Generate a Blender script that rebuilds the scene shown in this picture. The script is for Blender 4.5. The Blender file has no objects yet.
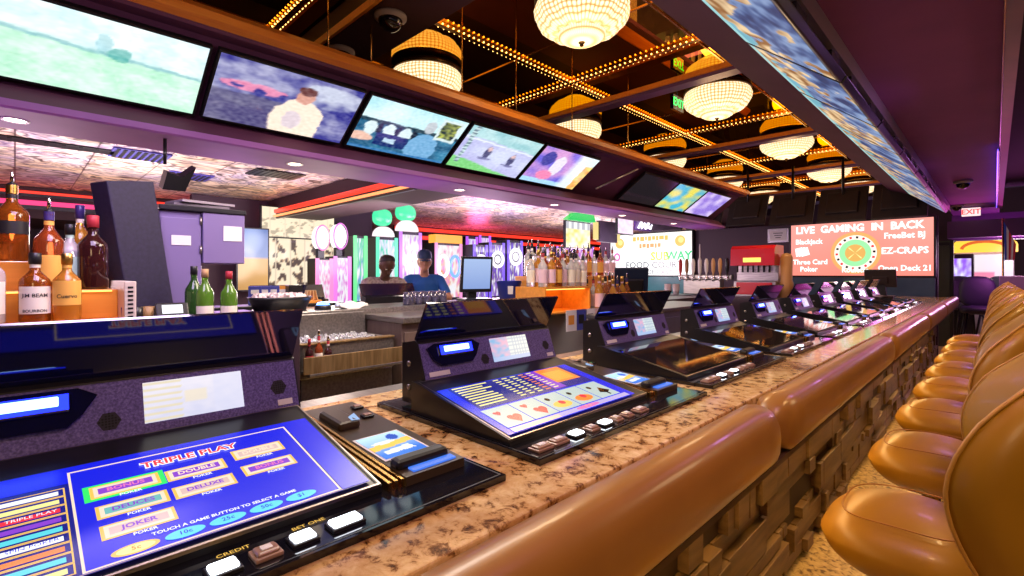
import bpy, bmesh, math, random
from mathutils import Vector, Matrix, Euler, noise
random.seed(7)
S = bpy.context.scene
COL = S.collection
PI = math.pi
V = Vector

# ------------------------------------------------------------------ camera
F = 490.0; CX = 512.0; CY = 274.0; HC = 1.45
YAW = math.atan2(483, 490)
sn, cs = math.sin(YAW), math.cos(YAW)
cam = bpy.data.cameras.new('camera'); co = bpy.data.objects.new('camera', cam); COL.objects.link(co)
cam.sensor_width = 36; cam.lens = F/1024*36; cam.shift_y = -(288-CY)/1024
cam.clip_start = 0.02; cam.clip_end = 100
co.location = (0, 0, HC); co.rotation_euler = (PI/2, 0, YAW)
S.camera = co

def at(px, py, x=None, y=None, z=None):
    """world point seen at a pixel, on the plane x=, y= or z="""
    r = (px-CX)/F; u = -(py-CY)/F
    d = V((-sn+cs*r, cs+sn*r, u))
    t = x/d.x if x is not None else (y/d.y if y is not None else (z-HC)/d.z)
    return V((0, 0, HC))+d*t

# ------------------------------------------------------------------ materials
MATS = {}
def pr(name, col, rough=.5, metal=0, em=None, es=0, trans=0, coat=0, ior=1.45, alpha=1):
    if name in MATS: return MATS[name]
    m = bpy.data.materials.new(name); m.use_nodes = True
    b = m.node_tree.nodes['Principled BSDF']
    b.inputs['Base Color'].default_value = (*col, 1)
    b.inputs['Roughness'].default_value = rough
    b.inputs['Metallic'].default_value = metal
    b.inputs['IOR'].default_value = ior
    b.inputs['Transmission Weight'].default_value = trans
    b.inputs['Coat Weight'].default_value = coat
    b.inputs['Coat Roughness'].default_value = .05
    if em: b.inputs['Emission Color'].default_value = (*em, 1); b.inputs['Emission Strength'].default_value = es
    MATS[name] = m
    return m
def em(name, col, s=1.0):
    return pr(name, (.01, .01, .01), .25, 0, col, s)
def nd(m): return m.node_tree.nodes, m.node_tree.links, m.node_tree.nodes['Principled BSDF']
def ramp(n, stops):
    r = n.new('ShaderNodeValToRGB'); e = r.color_ramp.elements
    while len(e) < len(stops): e.new(.5)
    for i, (p, c) in enumerate(stops): e[i].position = p; e[i].color = (*c, 1)
    return r
def noisy(name, stops, scale=8, detail=6, rough=.5, metal=0, bump=0, stretch=(1, 1, 1), coat=0, kind='noise', dist=0):
    if name in MATS: return MATS[name]
    m = pr(name, (.5, .5, .5), rough, metal, coat=coat); n, l, b = nd(m)
    tc = n.new('ShaderNodeTexCoord'); mp = n.new('ShaderNodeMapping'); mp.inputs['Scale'].default_value = stretch
    l.new(tc.outputs['Object'], mp.inputs['Vector'])
    if kind == 'noise':
        t = n.new('ShaderNodeTexNoise'); t.inputs['Scale'].default_value = scale; t.inputs['Detail'].default_value = detail; t.inputs['Distortion'].default_value = dist; out = t.outputs['Fac']
    else:
        t = n.new('ShaderNodeTexVoronoi'); t.inputs['Scale'].default_value = scale; out = t.outputs['Distance']
    l.new(mp.outputs['Vector'], t.inputs['Vector'])
    r = ramp(n, stops); l.new(out, r.inputs['Fac']); l.new(r.outputs['Color'], b.inputs['Base Color'])
    if bump:
        bp = n.new('ShaderNodeBump'); bp.inputs['Strength'].default_value = bump; bp.inputs['Distance'].default_value = .02
        l.new(out, bp.inputs['Height']); l.new(bp.outputs['Normal'], b.inputs['Normal'])
    return m

BLACK = pr('black_plastic', (.012, .011, .014), .3)
SPK = pr('grille_hole', (.004, .004, .005), .8); SPK2 = pr('grille_plate', (.016, .013, .022), .7)
BRZP = pr('bronze_plastic', (.05, .032, .02), .28)
GLOSS = pr('gloss_black', (.006, .006, .01), .06, coat=.5)
GLOSSB = pr('smoked_glass', (.006, .006, .03), .07, coat=1)
DARKM = pr('dark_metal', (.03, .028, .035), .35, .6)
STEEL = noisy('brushed_steel', [(.3, (.26, .24, .24)), (.7, (.42, .38, .36))], 6, 3, .3, .85, 0, (1, 12, 12))
CHROME = pr('chrome', (.75, .75, .78), .08, 1)
BRASS = pr('brass', (.75, .42, .12), .25, 1)
WHITE = pr('white_paint', (.75, .73, .72), .5)
PURP = noisy('purple_speckle_panel', [(.35, (.055, .038, .17)), (.5, (.095, .068, .27)), (.7, (.16, .125, .38))], 260, 2, .45)
LEATH = noisy('brown_leather', [(.3, (.29, .122, .02)), (.7, (.35, .155, .028))], 5, 3, .33, 0, .03, coat=.15)
LEATHG = noisy('gold_leather', [(.3, (.38, .180, .012)), (.7, (.46, .222, .018))], 4, 3, .38, 0, .02, coat=.08)
PIPE = pr('leather_piping', (.40, .16, .02), .4)
PAN = pr('burgundy_shell', (.13, .03, .03), .35)
WOODO = noisy('orange_wood', [(.3, (.82, .25, .03)), (.6, (.92, .34, .045)), (.8, (.70, .19, .02))], 3, 5, .35, 0, 0, (14, 1, 14))
WOODS = noisy('amber_lit_wood', [(.3, (.66, .25, .03)), (.7, (.82, .33, .05))], 3, 5, .3, 0, 0, (10, 1, 10))  # amber light on the shelf put into the wood colour
WOODB = noisy('bar_block_wood', [(.25, (.085, .042, .014)), (.5, (.15, .078, .026)), (.75, (.20, .11, .04))], 4, 6, .45, 0, .05, (4, 1.2, 8))
SOFF = noisy('soffit_plum_paint', [(.3, (.085, .018, .05)), (.7, (.105, .025, .065))], 3, 2, .7)
SOFFP = noisy('soffit_violet_paint', [(.3, (.26, .09, .31)), (.7, (.31, .11, .36))], 3, 2, .65)
CEILP = noisy('purple_ceiling_paint', [(.3, (.165, .04, .19)), (.7, (.20, .05, .225))], 2, 4, .7)
TVB = pr('tv_bezel', (.008, .008, .009), .3)
TVBACK = noisy('tv_back_plastic', [(.3, (.018, .013, .016)), (.7, (.028, .02, .024))], 6, 3, .55)
LED = em('led_white', (.85, .92, 1), 5)
BLUELED = em('blue_led', (.05, .12, 1), 4)
BROWNB = pr('brown_button', (.30, .17, .13), .3, coat=.4)
PAPER = pr('paper_white', (.72, .68, .72), .6)

# granite
GRAN = pr('tan_granite', (.5, .4, .3), .12, coat=.3)
n, l, b = nd(GRAN)
tc = n.new('ShaderNodeTexCoord')
t1 = n.new('ShaderNodeTexNoise'); t1.inputs['Scale'].default_value = 34; t1.inputs['Detail'].default_value = 10; t1.inputs['Roughness'].default_value = .68; t1.inputs['Distortion'].default_value = .35
t2 = n.new('ShaderNodeTexNoise'); t2.inputs['Scale'].default_value = 6; t2.inputs['Detail'].default_value = 6; t2.inputs['Distortion'].default_value = .8
r1 = ramp(n, [(.33, (.03, .015, .01)), (.41, (.24, .11, .035)), (.48, (.66, .42, .18)), (.7, (.86, .66, .38))])
r2 = ramp(n, [(.34, (.55, .38, .24)), (.55, (1, 1, 1))])
mx = n.new('ShaderNodeMix'); mx.data_type = 'RGBA'; mx.blend_type = 'MULTIPLY'; mx.inputs['Factor'].default_value = .8
for t in (t1, t2): l.new(tc.outputs['Object'], t.inputs['Vector'])
l.new(t1.outputs['Fac'], r1.inputs['Fac']); l.new(t2.outputs['Fac'], r2.inputs['Fac'])
l.new(r1.outputs['Color'], mx.inputs[6]); l.new(r2.outputs['Color'], mx.inputs[7]); l.new(mx.outputs[2], b.inputs['Base Color'])

# floor carpet
CARP = noisy('gold_speckled_floor', [(.34, (.13, .06, .015)), (.46, (.5, .32, .1)), (.7, (.72, .52, .22))], 34, 8, .35, 0, .08, dist=.8)

# bronze mirror
MIRR = pr('bronze_mirror', (.80, .47, .13), .015, 1)
MIRR.node_tree.nodes['Principled BSDF'].inputs['Specular Tint'].default_value = (.55, .3, .1, 1)

# hammered mirror tile of the low ceiling, its reflections painted in as streaks
TIN = pr('painted_mirror_tile', (.5, .5, .5), .1, 1)
n, l, b = nd(TIN)
tc = n.new('ShaderNodeTexCoord'); mp = n.new('ShaderNodeMapping'); mp.inputs['Scale'].default_value = (1.3, .8, 1)
tn = n.new('ShaderNodeTexNoise'); tn.inputs['Scale'].default_value = 2.1; tn.inputs['Detail'].default_value = 2.5; tn.inputs['Distortion'].default_value = 1.2
l.new(tc.outputs['Object'], mp.inputs['Vector']); l.new(mp.outputs['Vector'], tn.inputs['Vector'])
bp = n.new('ShaderNodeBump'); bp.inputs['Strength'].default_value = .25; bp.inputs['Distance'].default_value = .04
l.new(tn.outputs['Fac'], bp.inputs['Height']); l.new(bp.outputs['Normal'], b.inputs['Normal'])
tb = n.new('ShaderNodeTexBrick'); tb.inputs['Scale'].default_value = 1.0; tb.offset = 0
tb.inputs['Color1'].default_value = (.95, .8, .62, 1); tb.inputs['Color2'].default_value = (.75, .68, .85, 1); tb.inputs['Mortar'].default_value = (.25, .18, .2, 1)
tb.inputs['Brick Width'].default_value = .6; tb.inputs['Row Height'].default_value = .6; tb.inputs['Mortar Size'].default_value = .008
l.new(tc.outputs['Object'], tb.inputs['Vector'])
rr = ramp(n, [(.34, (.80, .66, .52)), (.40, (.03, .02, .04)), (.45, (1, .9, .8)), (.50, (.95, .85, .8)), (.53, (.04, .03, .08)), (.57, (.9, .85, .95)), (.62, (.10, .05, .18)), (.67, (1, .9, .8))])
l.new(tn.outputs['Fac'], rr.inputs['Fac'])
mx = n.new('ShaderNodeMix'); mx.data_type = 'RGBA'; mx.blend_type = 'MULTIPLY'; mx.inputs['Factor'].default_value = 1
l.new(tb.outputs['Color'], mx.inputs[6]); l.new(rr.outputs['Color'], mx.inputs[7]); l.new(mx.outputs[2], b.inputs['Base Color'])
b.inputs['Metallic'].default_value = .15; b.inputs['Roughness'].default_value = .35

# crystal chandelier glass lit from inside
def crystal(name, s):
    m = pr(name, (.8, .7, .5), .2); n, l, b = nd(m)
    tc = n.new('ShaderNodeTexCoord'); sx = n.new('ShaderNodeSeparateXYZ'); l.new(tc.outputs['Object'], sx.inputs[0])
    def mth(op, a, bb=None):
        q = n.new('ShaderNodeMath'); q.operation = op
        for i, w in enumerate((a, bb)):
            if w is None: continue
            if isinstance(w, (int, float)): q.inputs[i].default_value = w
            else: l.new(w, q.inputs[i])
        return q.outputs[0]
    ang = mth('ARCTAN2', sx.outputs['Y'], sx.outputs['X'])
    sa = mth('ABSOLUTE', mth('SINE', mth('MULTIPLY', ang, 30)))
    sz = mth('ABSOLUTE', mth('SINE', mth('MULTIPLY', sx.outputs['Z'], 105)))
    fac = mth('MULTIPLY', sa, sz)
    r = ramp(n, [(.05, (.50, .22, .05)), (.32, (1, .66, .30)), (.75, (1, .90, .66))])
    l.new(fac, r.inputs['Fac']); l.new(r.outputs['Color'], b.inputs['Emission Color'])
    b.inputs['Emission Strength'].default_value = s
    return m
CRYS = crystal('lit_crystal', 1.2)

# screen whose picture is stored as point colours
def pic(name, s, rough=.15):
    m = pr(name, (.01, .01, .012), rough); n, l, b = nd(m)
    a = n.new('ShaderNodeAttribute'); a.attribute_name = 'Col'
    l.new(a.outputs['Color'], b.inputs['Emission Color']); b.inputs['Emission Strength'].default_value = s
    return m
PIC = pic('picture_screen', 1.0)
PICD = pic('picture_screen_dim', .5)

# ------------------------------------------------------------------ mesh builder
class MB:
    def __init__(s, M=None): s.bm = bmesh.new(); s.mats = []; s.M = M or Matrix(); s.cols = None
    def mi(s, m):
        if m not in s.mats: s.mats.append(m)
        return s.mats.index(m)
    def add(s, vs, fs, mat, smooth=False):
        k = s.mi(mat); vv = [s.bm.verts.new(s.M @ V(v)) for v in vs]
        for f in fs:
            try: fc = s.bm.faces.new([vv[i] for i in f]); fc.material_index = k; fc.smooth = smooth
            except ValueError: pass
        return vv
    def box(s, c, d, mat, rot=None, bev=0, seg=2):
        tb = bmesh.new(); bmesh.ops.create_cube(tb, size=1)
        for v in tb.verts: v.co = V((v.co.x*d[0], v.co.y*d[1], v.co.z*d[2]))
        if bev: bmesh.ops.bevel(tb, geom=tb.edges[:], offset=min(bev, .45*min(d)), segments=seg, affect='EDGES', profile=.5)
        R = Euler(rot).to_matrix() if rot else Matrix.Identity(3)
        tb.verts.index_update()
        s.add([R @ v.co+V(c) for v in tb.verts], [[v.index for v in f.verts] for f in tb.faces], mat, False)
        tb.free(); return s
    def b2(s, lo, hi, mat, bev=0):
        return s.box([(a+b)/2 for a, b in zip(lo, hi)], [abs(b-a) for a, b in zip(lo, hi)], mat, None, bev)
    def prism(s, poly, a, bb, mat, axis='y'):
        def q(p, t): return (p[0], t, p[1]) if axis == 'y' else ((t, p[0], p[1]) if axis == 'x' else (p[0], p[1], t))
        n = len(poly); vs = [q(p, a) for p in poly]+[q(p, bb) for p in poly]
        fs = [[i, (i+1) % n, n+(i+1) % n, n+i] for i in range(n)]+[list(range(n))[::-1], list(range(n, 2*n))]
        s.add(vs, fs, mat); return s
    def quad(s, pts, mat): s.add(pts, [list(range(len(pts)))], mat); return s
    def lathe(s, prof, mat, c=(0, 0, 0), n=24, a0=0, a1=2*PI, smooth=True, sx=1, sy=1):
        full = abs(a1-a0-2*PI) < 1e-6; k = n if full else n+1
        vs = []; c = V(c)
        for i in range(k):
            a = a0+(a1-a0)*i/n
            for r, z in prof: vs.append(c+V((r*math.cos(a)*sx, r*math.sin(a)*sy, z)))
        m = len(prof); fs = []
        for i in range(n):
            j = (i+1) % k
            for t in range(m-1): fs.append([i*m+t, j*m+t, j*m+t+1, i*m+t+1])
        s.add(vs, fs, mat, smooth); return s
    def tube(s, pts, r, mat, n=8, closed=False, caps=True):
        pts = [V(p) for p in pts]; N = len(pts); vs = []; rr = r if isinstance(r, (list, tuple)) else [r]*N
        up = None
        for i, p in enumerate(pts):
            d = (pts[(i+1) % N]-pts[i-1]) if closed else (pts[min(i+1, N-1)]-pts[max(i-1, 0)])
            d.normalize()
            if up is None: up = d.orthogonal().normalized()
            else:
                up = up-d*up.dot(d)
                up = up.normalized() if up.length > 1e-6 else d.orthogonal().normalized()
            w = d.cross(up)
            for k in range(n):
                a = 2*PI*k/n; vs.append(p+(up*math.cos(a)+w*math.sin(a))*rr[i])
        fs = []
        for i in range(N if closed else N-1):
            j = (i+1) % N
            for k in range(n): fs.append([i*n+k, i*n+(k+1) % n, j*n+(k+1) % n, j*n+k])
        if caps and not closed: fs += [list(range(n))[::-1], [(N-1)*n+k for k in range(n)]]
        s.add(vs, fs, mat, True); return s
    def cyl(s, a, bb, r, mat, n=16): return s.tube([a, bb], r, mat, n)
    def ell(s, c, d, mat, nu=16, nv=10, p=1.0):
        def e(x): return math.copysign(abs(x)**p, x)
        vs = []; fs = []; c = V(c)
        for j in range(nv+1):
            f = -PI/2+PI*j/nv
            for i in range(nu):
                a = 2*PI*i/nu
                vs.append(c+V((d[0]*e(math.cos(f))*e(math.cos(a)), d[1]*e(math.cos(f))*e(math.sin(a)), d[2]*e(math.sin(f)))))
        for j in range(nv):
            for i in range(nu): fs.append([j*nu+i, j*nu+(i+1) % nu, (j+1)*nu+(i+1) % nu, (j+1)*nu+i])
        s.add(vs, fs, mat, True); bmesh.ops.remove_doubles(s.bm, verts=s.bm.verts[:], dist=1e-6) if p == 1 and False else None
        return s
    def disc(s, c, rx, ry, mat, n=24):
        s.add([(c[0]+rx*math.cos(2*PI*i/n), c[1]+ry*math.sin(2*PI*i/n), c[2]) for i in range(n)], [list(range(n))], mat); return s
    def rect(s, x0, y0, x1, y1, z, mat): return s.quad([(x0, y0, z), (x1, y0, z), (x1, y1, z), (x0, y1, z)], mat)
    def frame(s, x0, y0, x1, y1, w, z, mat):
        for a in ((x0, y0, x1, y0+w), (x0, y1-w, x1, y1), (x0, y0+w, x0+w, y1-w), (x1-w, y0+w, x1, y1-w)): s.rect(*a, z, mat)
        return s
    def build(s, name, parent=None, fix=True):
        if fix: bmesh.ops.recalc_face_normals(s.bm, faces=s.bm.faces[:])
        me = bpy.data.meshes.new(name); s.bm.to_mesh(me); s.bm.free()
        for m in s.mats: me.materials.append(m)
        o = bpy.data.objects.new(name, me); COL.objects.link(o)
        if parent: o.parent = parent
        return o

def fr(o, u, v):
    u = V(u).normalized(); v = V(v); v = (v-u*v.dot(u)).normalized(); n = u.cross(v)
    return Matrix(((u.x, v.x, n.x, o[0]), (u.y, v.y, n.y, o[1]), (u.z, v.z, n.z, o[2]), (0, 0, 0, 1)))

def thing(name, label, cat, loc=(0, 0, 0), rz=0, group=None):
    o = bpy.data.objects.new(name, None); COL.objects.link(o); o.empty_display_size = .05
    o.location = loc; o.rotation_euler = (0, 0, rz); o['label'] = label; o['category'] = cat
    if group: o['group'] = group
    return o
def tag(o, label, cat, group=None):
    o['label'] = label; o['category'] = cat
    if group: o['group'] = group
    return o
def struct(o): o['kind'] = 'structure'; return o
def kids(o): return [c for c in bpy.data.objects if c.parent == o]
def dup(root, loc, label, rz=None, scale=None):
    def cp(o, par):
        c = o.copy(); COL.objects.link(c)
        if par: c.parent = par
        for ch in TREE.get(o.name, []): cp(ch, c)
        return c
    TREE = {}
    for o in bpy.data.objects:
        if o.parent: TREE.setdefault(o.parent.name, []).append(o)
    r = cp(root, None); r.location = loc; r['label'] = label
    if rz is not None: r.rotation_euler = (0, 0, rz)
    if scale: r.scale = (scale,)*3 if not isinstance(scale, tuple) else scale
    return r

def text(name, body, size, M, mat, parent=None, align='CENTER', bold=0, sx=1.0, ext=0):
    cu = bpy.data.curves.new(name, 'FONT'); cu.body = body; cu.size = size; cu.align_x = align; cu.align_y = 'CENTER'
    cu.offset = bold; cu.extrude = ext; cu.resolution_u = 2
    to = bpy.data.objects.new(name, cu); COL.objects.link(to)
    dg = bpy.context.evaluated_depsgraph_get(); dg.update()
    me = bpy.data.meshes.new_from_object(to.evaluated_get(dg))
    bpy.data.objects.remove(to); bpy.data.curves.remove(cu)
    me.transform(M @ Matrix.Diagonal((sx, 1, 1, 1)))
    me.materials.clear(); me.materials.append(mat)
    o = bpy.data.objects.new(name, me); COL.objects.link(o)
    if parent: o.parent = parent
    return o

def picture(name, M, w, h, fn, mat, parent=None, nx=64, ny=36):
    """screen surface with a shown picture: fn(u,v)->rgb, u to the right, v up"""
    vs = []; cols = []; fs = []
    for j in range(ny+1):
        for i in range(nx+1):
            u, v = i/nx, j/ny; vs.append(M @ V((w*(u-.5), h*(v-.5), 0))); cols.append(fn(u, v))
    for j in range(ny):
        for i in range(nx):
            a = j*(nx+1)+i; fs.append((a, a+1, a+nx+2, a+nx+1))
    me = bpy.data.meshes.new(name); me.from_pydata(vs, [], fs)
    ca = me.color_attributes.new('Col', 'FLOAT_COLOR', 'POINT')
    for i, c in enumerate(cols): ca.data[i].color = (max(0, c[0]), max(0, c[1]), max(0, c[2]), 1)
    me.materials.append(mat)
    o = bpy.data.objects.new(name, me); COL.objects.link(o)
    if parent: o.parent = parent
    return o
def nz(u, v, s=5, seed=0): return noise.noise(V((u*s, v*s, seed*7.3)))
def mixc(a, b, t): t = max(0, min(1, t)); return tuple(x+(y-x)*t for x, y in zip(a, b))
def blob(u, v, cu, cv, ru, rv): return max(0, 1-((u-cu)/ru)**2-((v-cv)/rv)**2)

# ------------------------------------------------------------------ room shell
BT = 1.07      # bar top height
ZC = HC+2.2    # mirror ceiling
struct(MB().b2((-16, -6, -.1), (8, 24, 0), CARP).build('floor'))
struct(MB().b2((-5.6, -4, ZC), (-1.28, 17, ZC+.1), MIRR).build('ceiling'))
struct(MB().b2((-.6, -4, 2.62), (.06, 17, 3.2), CEILP).build('ceiling_right'))
struct(MB().b2((-16, -6, 2.75), (-5.6, 24, 2.85), TIN).build('ceiling_left'))
DKW = pr('dark_plum_wall', (.045, .02, .045), .6)
BLK = pr('black_ceiling_paint', (.006, .005, .007), .7)
struct(MB().b2((.10, -4, 2.95), (6, 12, 3.05), BLK).build('ceiling_side'))
struct(MB().b2((-16, 19, 0), (8, 19.2, 3.8), DKW).build('wall_far'))
struct(MB().b2((-14.2, -6, 0), (-14, 24, 3), DKW).build('wall_left'))
struct(MB().b2((5.8, -6, 0), (6, 24, 3.8), DKW).build('wall_right'))
struct(MB().b2((-16, -6, 0), (8, -5.8, 3.8), DKW).build('wall_rear'))
struct(MB().b2((-5.7, -4, 2.75), (-5.6, 17, ZC), DKW).build('wall_recess'))
# right-hand header with a reddish wooden face and violet LED line
o = MB(); o.prism([(.035, 2.56), (.085, 2.54), (.10, 2.95), (.06, 2.95), (.06, 2.62)], -3, 11.6, noisy('red_brown_trim', [(.3, (.11, .03, .02)), (.7, (.17, .05, .03))], 6, 5, .3))
struct(o.build('trim_right_header'))
o = MB(); o.b2((.028, -3, 2.575), (.034, 11.5, 2.595), pr('polished_edge', (.6, .5, .55), .2, .8)); struct(o.build('trim_edge'))
o = thing('led_strip', 'blue violet LED strip along the far end of the right header', 'led strip', (0, 0, 0))
MB().b2((.022, 6.2, 2.555), (.033, 11.5, 2.575), DARKM).build('channel', o)
MB().b2((.014, 6.2, 2.558), (.022, 11.5, 2.572), em('violet_led', (.12, .06, 1), 3)).build('lamp', o)

# left hanging soffit
LS = MB()
LS.prism([(-3.20, 2.97), (-3.235, 2.86), (-3.33, 2.86), (-3.84, 2.46), (-4.15, 2.46), (-4.2, 2.97)], -3.5, 9.3, SOFF)
LS.prism([(-3.84, 2.46), (-3.72, 2.452), (-3.615, 2.352), (-3.84, 2.352)], -3.5, 9.3, SOFF)
struct(LS.build('trim_left_soffit'))
o = MB(); o.prism([(-3.60, 2.350), (-3.585, 2.31), (-3.60, 2.30), (-4.1, 2.30), (-4.15, 2.35)], -3.5, 9.3, SOFFP); struct(o.build('trim_left_lip'))
o = MB(); o.prism([(-3.14, 2.885), (-3.14, 2.93), (-3.21, 2.985), (-3.24, 2.975), (-3.24, 2.88)], -3.5, 9.3, WOODO); struct(o.build('trim_left_rail'))
# right soffit
o = MB(); o.prism([(-1.33, 2.98), (-1.30, 2.90), (-1.02, 2.80), (-.80, 2.80), (-.62, 2.68), (-.60, 2.62), (-.60, 3.3), (-1.28, ZC), (-1.33, ZC)], -3.5, 11.4, SOFF); struct(o.build('trim_right_soffit'))
o = MB(); o.prism([(-1.34, 2.955), (-1.315, 2.925), (-1.30, 2.905), (-1.295, 2.93), (-1.32, 2.99)], -3.5, 11.4, pr('lilac_edge', (.45, .38, .6), .3, .3)); struct(o.build('trim_right_edge'))
o = MB(); o.b2((-.60, -3.5, 2.53), (-.545, 11.4, 2.62), pr('lilac_metal', (.38, .33, .42), .3, .7)); o.b2((-.62, -3.5, 2.52), (-.60, 11.4, 2.62), CHROME); struct(o.build('trim_right_metal'))
# cross beams under the mirror
BEAMC = noisy('dark_violet_beam', [(.3, (.13, .07, .24)), (.7, (.16, .085, .29))], 3, 2, .4)
DROP = pr('drop_plum', (.03, .008, .018), .7)
o = MB(); o.b2((-5.5, 1.85, 3.40), (-1.33, 2.30, ZC-.02), pr('brown_beam', (.05, .02, .018), .6)); o.b2((-5.5, 1.825, 3.41), (-1.33, 1.85, 3.47), WOODO); struct(o.build('beam'))
for y in (4.88, 7.87, 10.75, 13.4):
    o = MB(); o.b2((-5.5, y, 3.43), (-1.33, y+.15, 3.51), BEAMC); o.b2((-5.5, y-.02, 3.465), (-1.33, y, 3.52), WOODO); struct(o.build('beam'))
o = MB(); o.b2((-5.6, -3.5, 2.90), (-4.18, 16, 2.96), DROP); struct(o.build('trim_reflection_blocker'))  # added unseen lid, keeps the casino out of the mirror reflection
# brass joints of the mirror panels
o = MB()
for y in [.9+2.72*k for k in range(6)]: o.b2((-5.5, y-.008, ZC-.008), (-1.33, y+.008, ZC), BRASS)
for x in (-4.6, -2.0): o.b2((x-.008, -3, ZC-.008), (x+.008, 16.5, ZC), BRASS)
struct(o.build('trim_mirror_joints'))

# ------------------------------------------------------------------ light strips with bulbs
BULB = em('amber_bulb', (1, .52, .12), 5)
def strip(a, bb, label):
    a, bb = V(a), V(bb); d = (bb-a); L = d.length; d.normalize(); side = V((-d.y, d.x, 0))
    t = thing('light_strip', label, 'string lights', a, 0, 'bulb strips on the mirror ceiling')
    m = MB(fr((0, 0, 0), d, side)); m.b2((0, -.026, -.03), (L, .026, 0), BRASS); m.build('rail', t)
    m = MB(fr((0, 0, 0), d, side)); k = int(L/.06)
    for i in range(k):
        for s_ in (-.033, .033):
            c = V((.03+i*.06, s_, -.022)); r = .009
            m.add([c+V(q)*r for q in ((1, 0, 0), (-1, 0, 0), (0, 1, 0), (0, -1, 0), (0, 0, 1), (0, 0, -1.4))], [(0, 2, 4), (2, 1, 4), (1, 3, 4), (3, 0, 4), (2, 0, 5), (1, 2, 5), (3, 1, 5), (0, 3, 5)], BULB, True)
    o = m.build('bulb', t); o['kind'] = 'stuff'
    return t
strip((-3.45, .6, ZC-.002), (-3.45, 16, ZC-.002), 'long brass bulb strip running lengthwise down the middle of the mirror ceiling')
for y, lb in zip((1.62, 4.45, 7.33, 10.08, 12.8), ('nearest brass bulb strip crossing the mirror ceiling, above the second screen', 'second brass bulb strip crossing the mirror ceiling, beside the first violet beam', 'third brass bulb strip crossing the mirror ceiling, beside the second violet beam', 'fourth brass bulb strip crossing the mirror ceiling', 'farthest brass bulb strip crossing the mirror ceiling')):
    strip((-5.45, y, ZC-.002), (-1.35, y, ZC-.002), lb)

# ------------------------------------------------------------------ chandeliers
t = thing('chandelier', 'largest round crystal chandelier, at the top centre of the picture', 'chandelier', (-2.33, 3.15, ZC-.001), 0, 'round crystal chandeliers under the mirror ceiling')
BRZ = pr('dark_bronze', (.07, .04, .015), .3, .8)
MB().lathe([(.30, 0), (.36, -.012), (.375, -.03), (.375, -.06), (.35, -.065), (.30, -.06)], BRZ, n=40).build('band', t)
m = MB(); ns = 48
prof = [(.355, -.065), (.372, -.11), (.365, -.16), (.335, -.215), (.28, -.262), (.215, -.292), (.17, -.30)]
vs = []; fs = []
for i in range(ns):
    a = 2*PI*i/ns; k = 1+.035*abs(math.sin(6*a))-.01
    for r, z in prof: vs.append((r*k*math.cos(a), r*k*math.sin(a), z-.01*abs(math.sin(6*a))))
q = len(prof)
for i in range(ns):
    for j in range(q-1): fs.append([i*q+j, ((i+1) % ns)*q+j, ((i+1) % ns)*q+j+1, i*q+j+1])
m.add(vs, fs, CRYS, True); m.build('bowl', t)
MB().lathe([(.19, -.295), (.185, -.325), (.14, -.352), (.07, -.366), (.0, -.368)], CRYS, n=28).build('lower_bowl', t)
MB().lathe([(.0, -.36), (.03, -.365), (.022, -.375), (.012, -.38), (.018, -.392), (.0, -.405)], BRZ, n=12).build('finial', t)
CH = [(-2.33, 5.8, 'crystal chandelier in the right-hand row beside the green exit sign'), (-2.36, 8.6, 'third crystal chandelier of the right-hand row, against the right soffit'),
      (-2.36, 11.4, 'fourth crystal chandelier of the right-hand row, above the dark monitors'), (-2.3, 14.0, 'farthest crystal chandelier of the right-hand row'),
      (-4.33, 3.1, 'crystal chandelier half hidden behind the left rail, above the office screen'), (-4.33, 5.7, 'second crystal chandelier behind the left rail, above the pink and white screen'),
      (-4.33, 8.4, 'third crystal chandelier behind the left rail'), (-4.33, 11.2, 'fourth crystal chandelier behind the left rail, smallest but one'), (-4.33, 13.8, 'farthest crystal chandelier behind the left rail')]
for x, y, lb in CH: dup(t, (x, y, ZC-.001), lb)

# suspension rods holding the left soffit
for px, lb in ((328, 'thin steel rod rising from the left rail above the second screen'), (371, 'thin steel rod rising from the rail above the office screen'), (462, 'thin steel rod beside the half hidden chandelier'), (516, 'thin steel rod above the racing screen'), (572, 'thin steel rod above the pink and white screen'), (628, 'thin steel rod above the dark screens')):
    p = at(px, 100, x=-3.5)
    tag(MB().cyl((p.x, p.y, 2.97), (p.x, p.y, ZC), .006, BRASS, 8).build('suspension_rod'), lb, 'rod', 'rods holding the left soffit')

# ------------------------------------------------------------------ bar
bar = thing('bar_counter', 'bar counter front clad in staggered brown wood blocks', 'bar counter', (0, 0, 0))
YE = 10.7
m = MB(); m.b2((-1.38, -.8, .03), (-.722, YE, .912), pr('bar_carcass', (.05, .025, .012), .6)); m.b2((-1.38, -.8, .91), (-.54, YE, BT-.041), pr('bar_carcass', (.05, .025, .012), .6)); m.build('carcass', bar)
m = MB(); random.seed(11)
z = .04
rows = [.07, .11, .06, .14, .08, .12, .06, .10, .13]
for h in rows:
    y = -.8+random.random()*.1
    while y < YE-.02:
        L = random.choice((.07, .12, .20, .30, .42, .5)); L = min(L, YE-y)
        pj = random.choice((.004, .010, .018, .03, .042))
        if random.random() > .12: m.b2((-.724, y+.005, z+.004), (-.715+pj, y+L-.005, min(z+h, .91)-.004), WOODB, .002)
        y += L
    z += h
    if z > .9: break
m.build('block_cladding', bar)
MB().b2((-.74, -.8, .913), (-.43, YE, .929), pr('rail_dark', (.05, .02, .01), .5)).build('top_rail', bar)
MB().b2((-.76, -.8, 0), (-.735, YE, .05), BLACK).build('kick_plate', bar)
tag(MB().b2((-1.40, -.8, BT-.04), (-.53, YE, BT), GRAN, .004).build('countertop'), 'polished tan granite countertop with brown flecks', 'countertop')
tag(MB().b2((-1.52, -.6, BT-.06), (-1.40, YE-.2, BT-.012), STEEL, .004).build('drain_rail'), 'narrow steel drip rail along the inner edge of the granite', 'drip rail')
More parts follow.
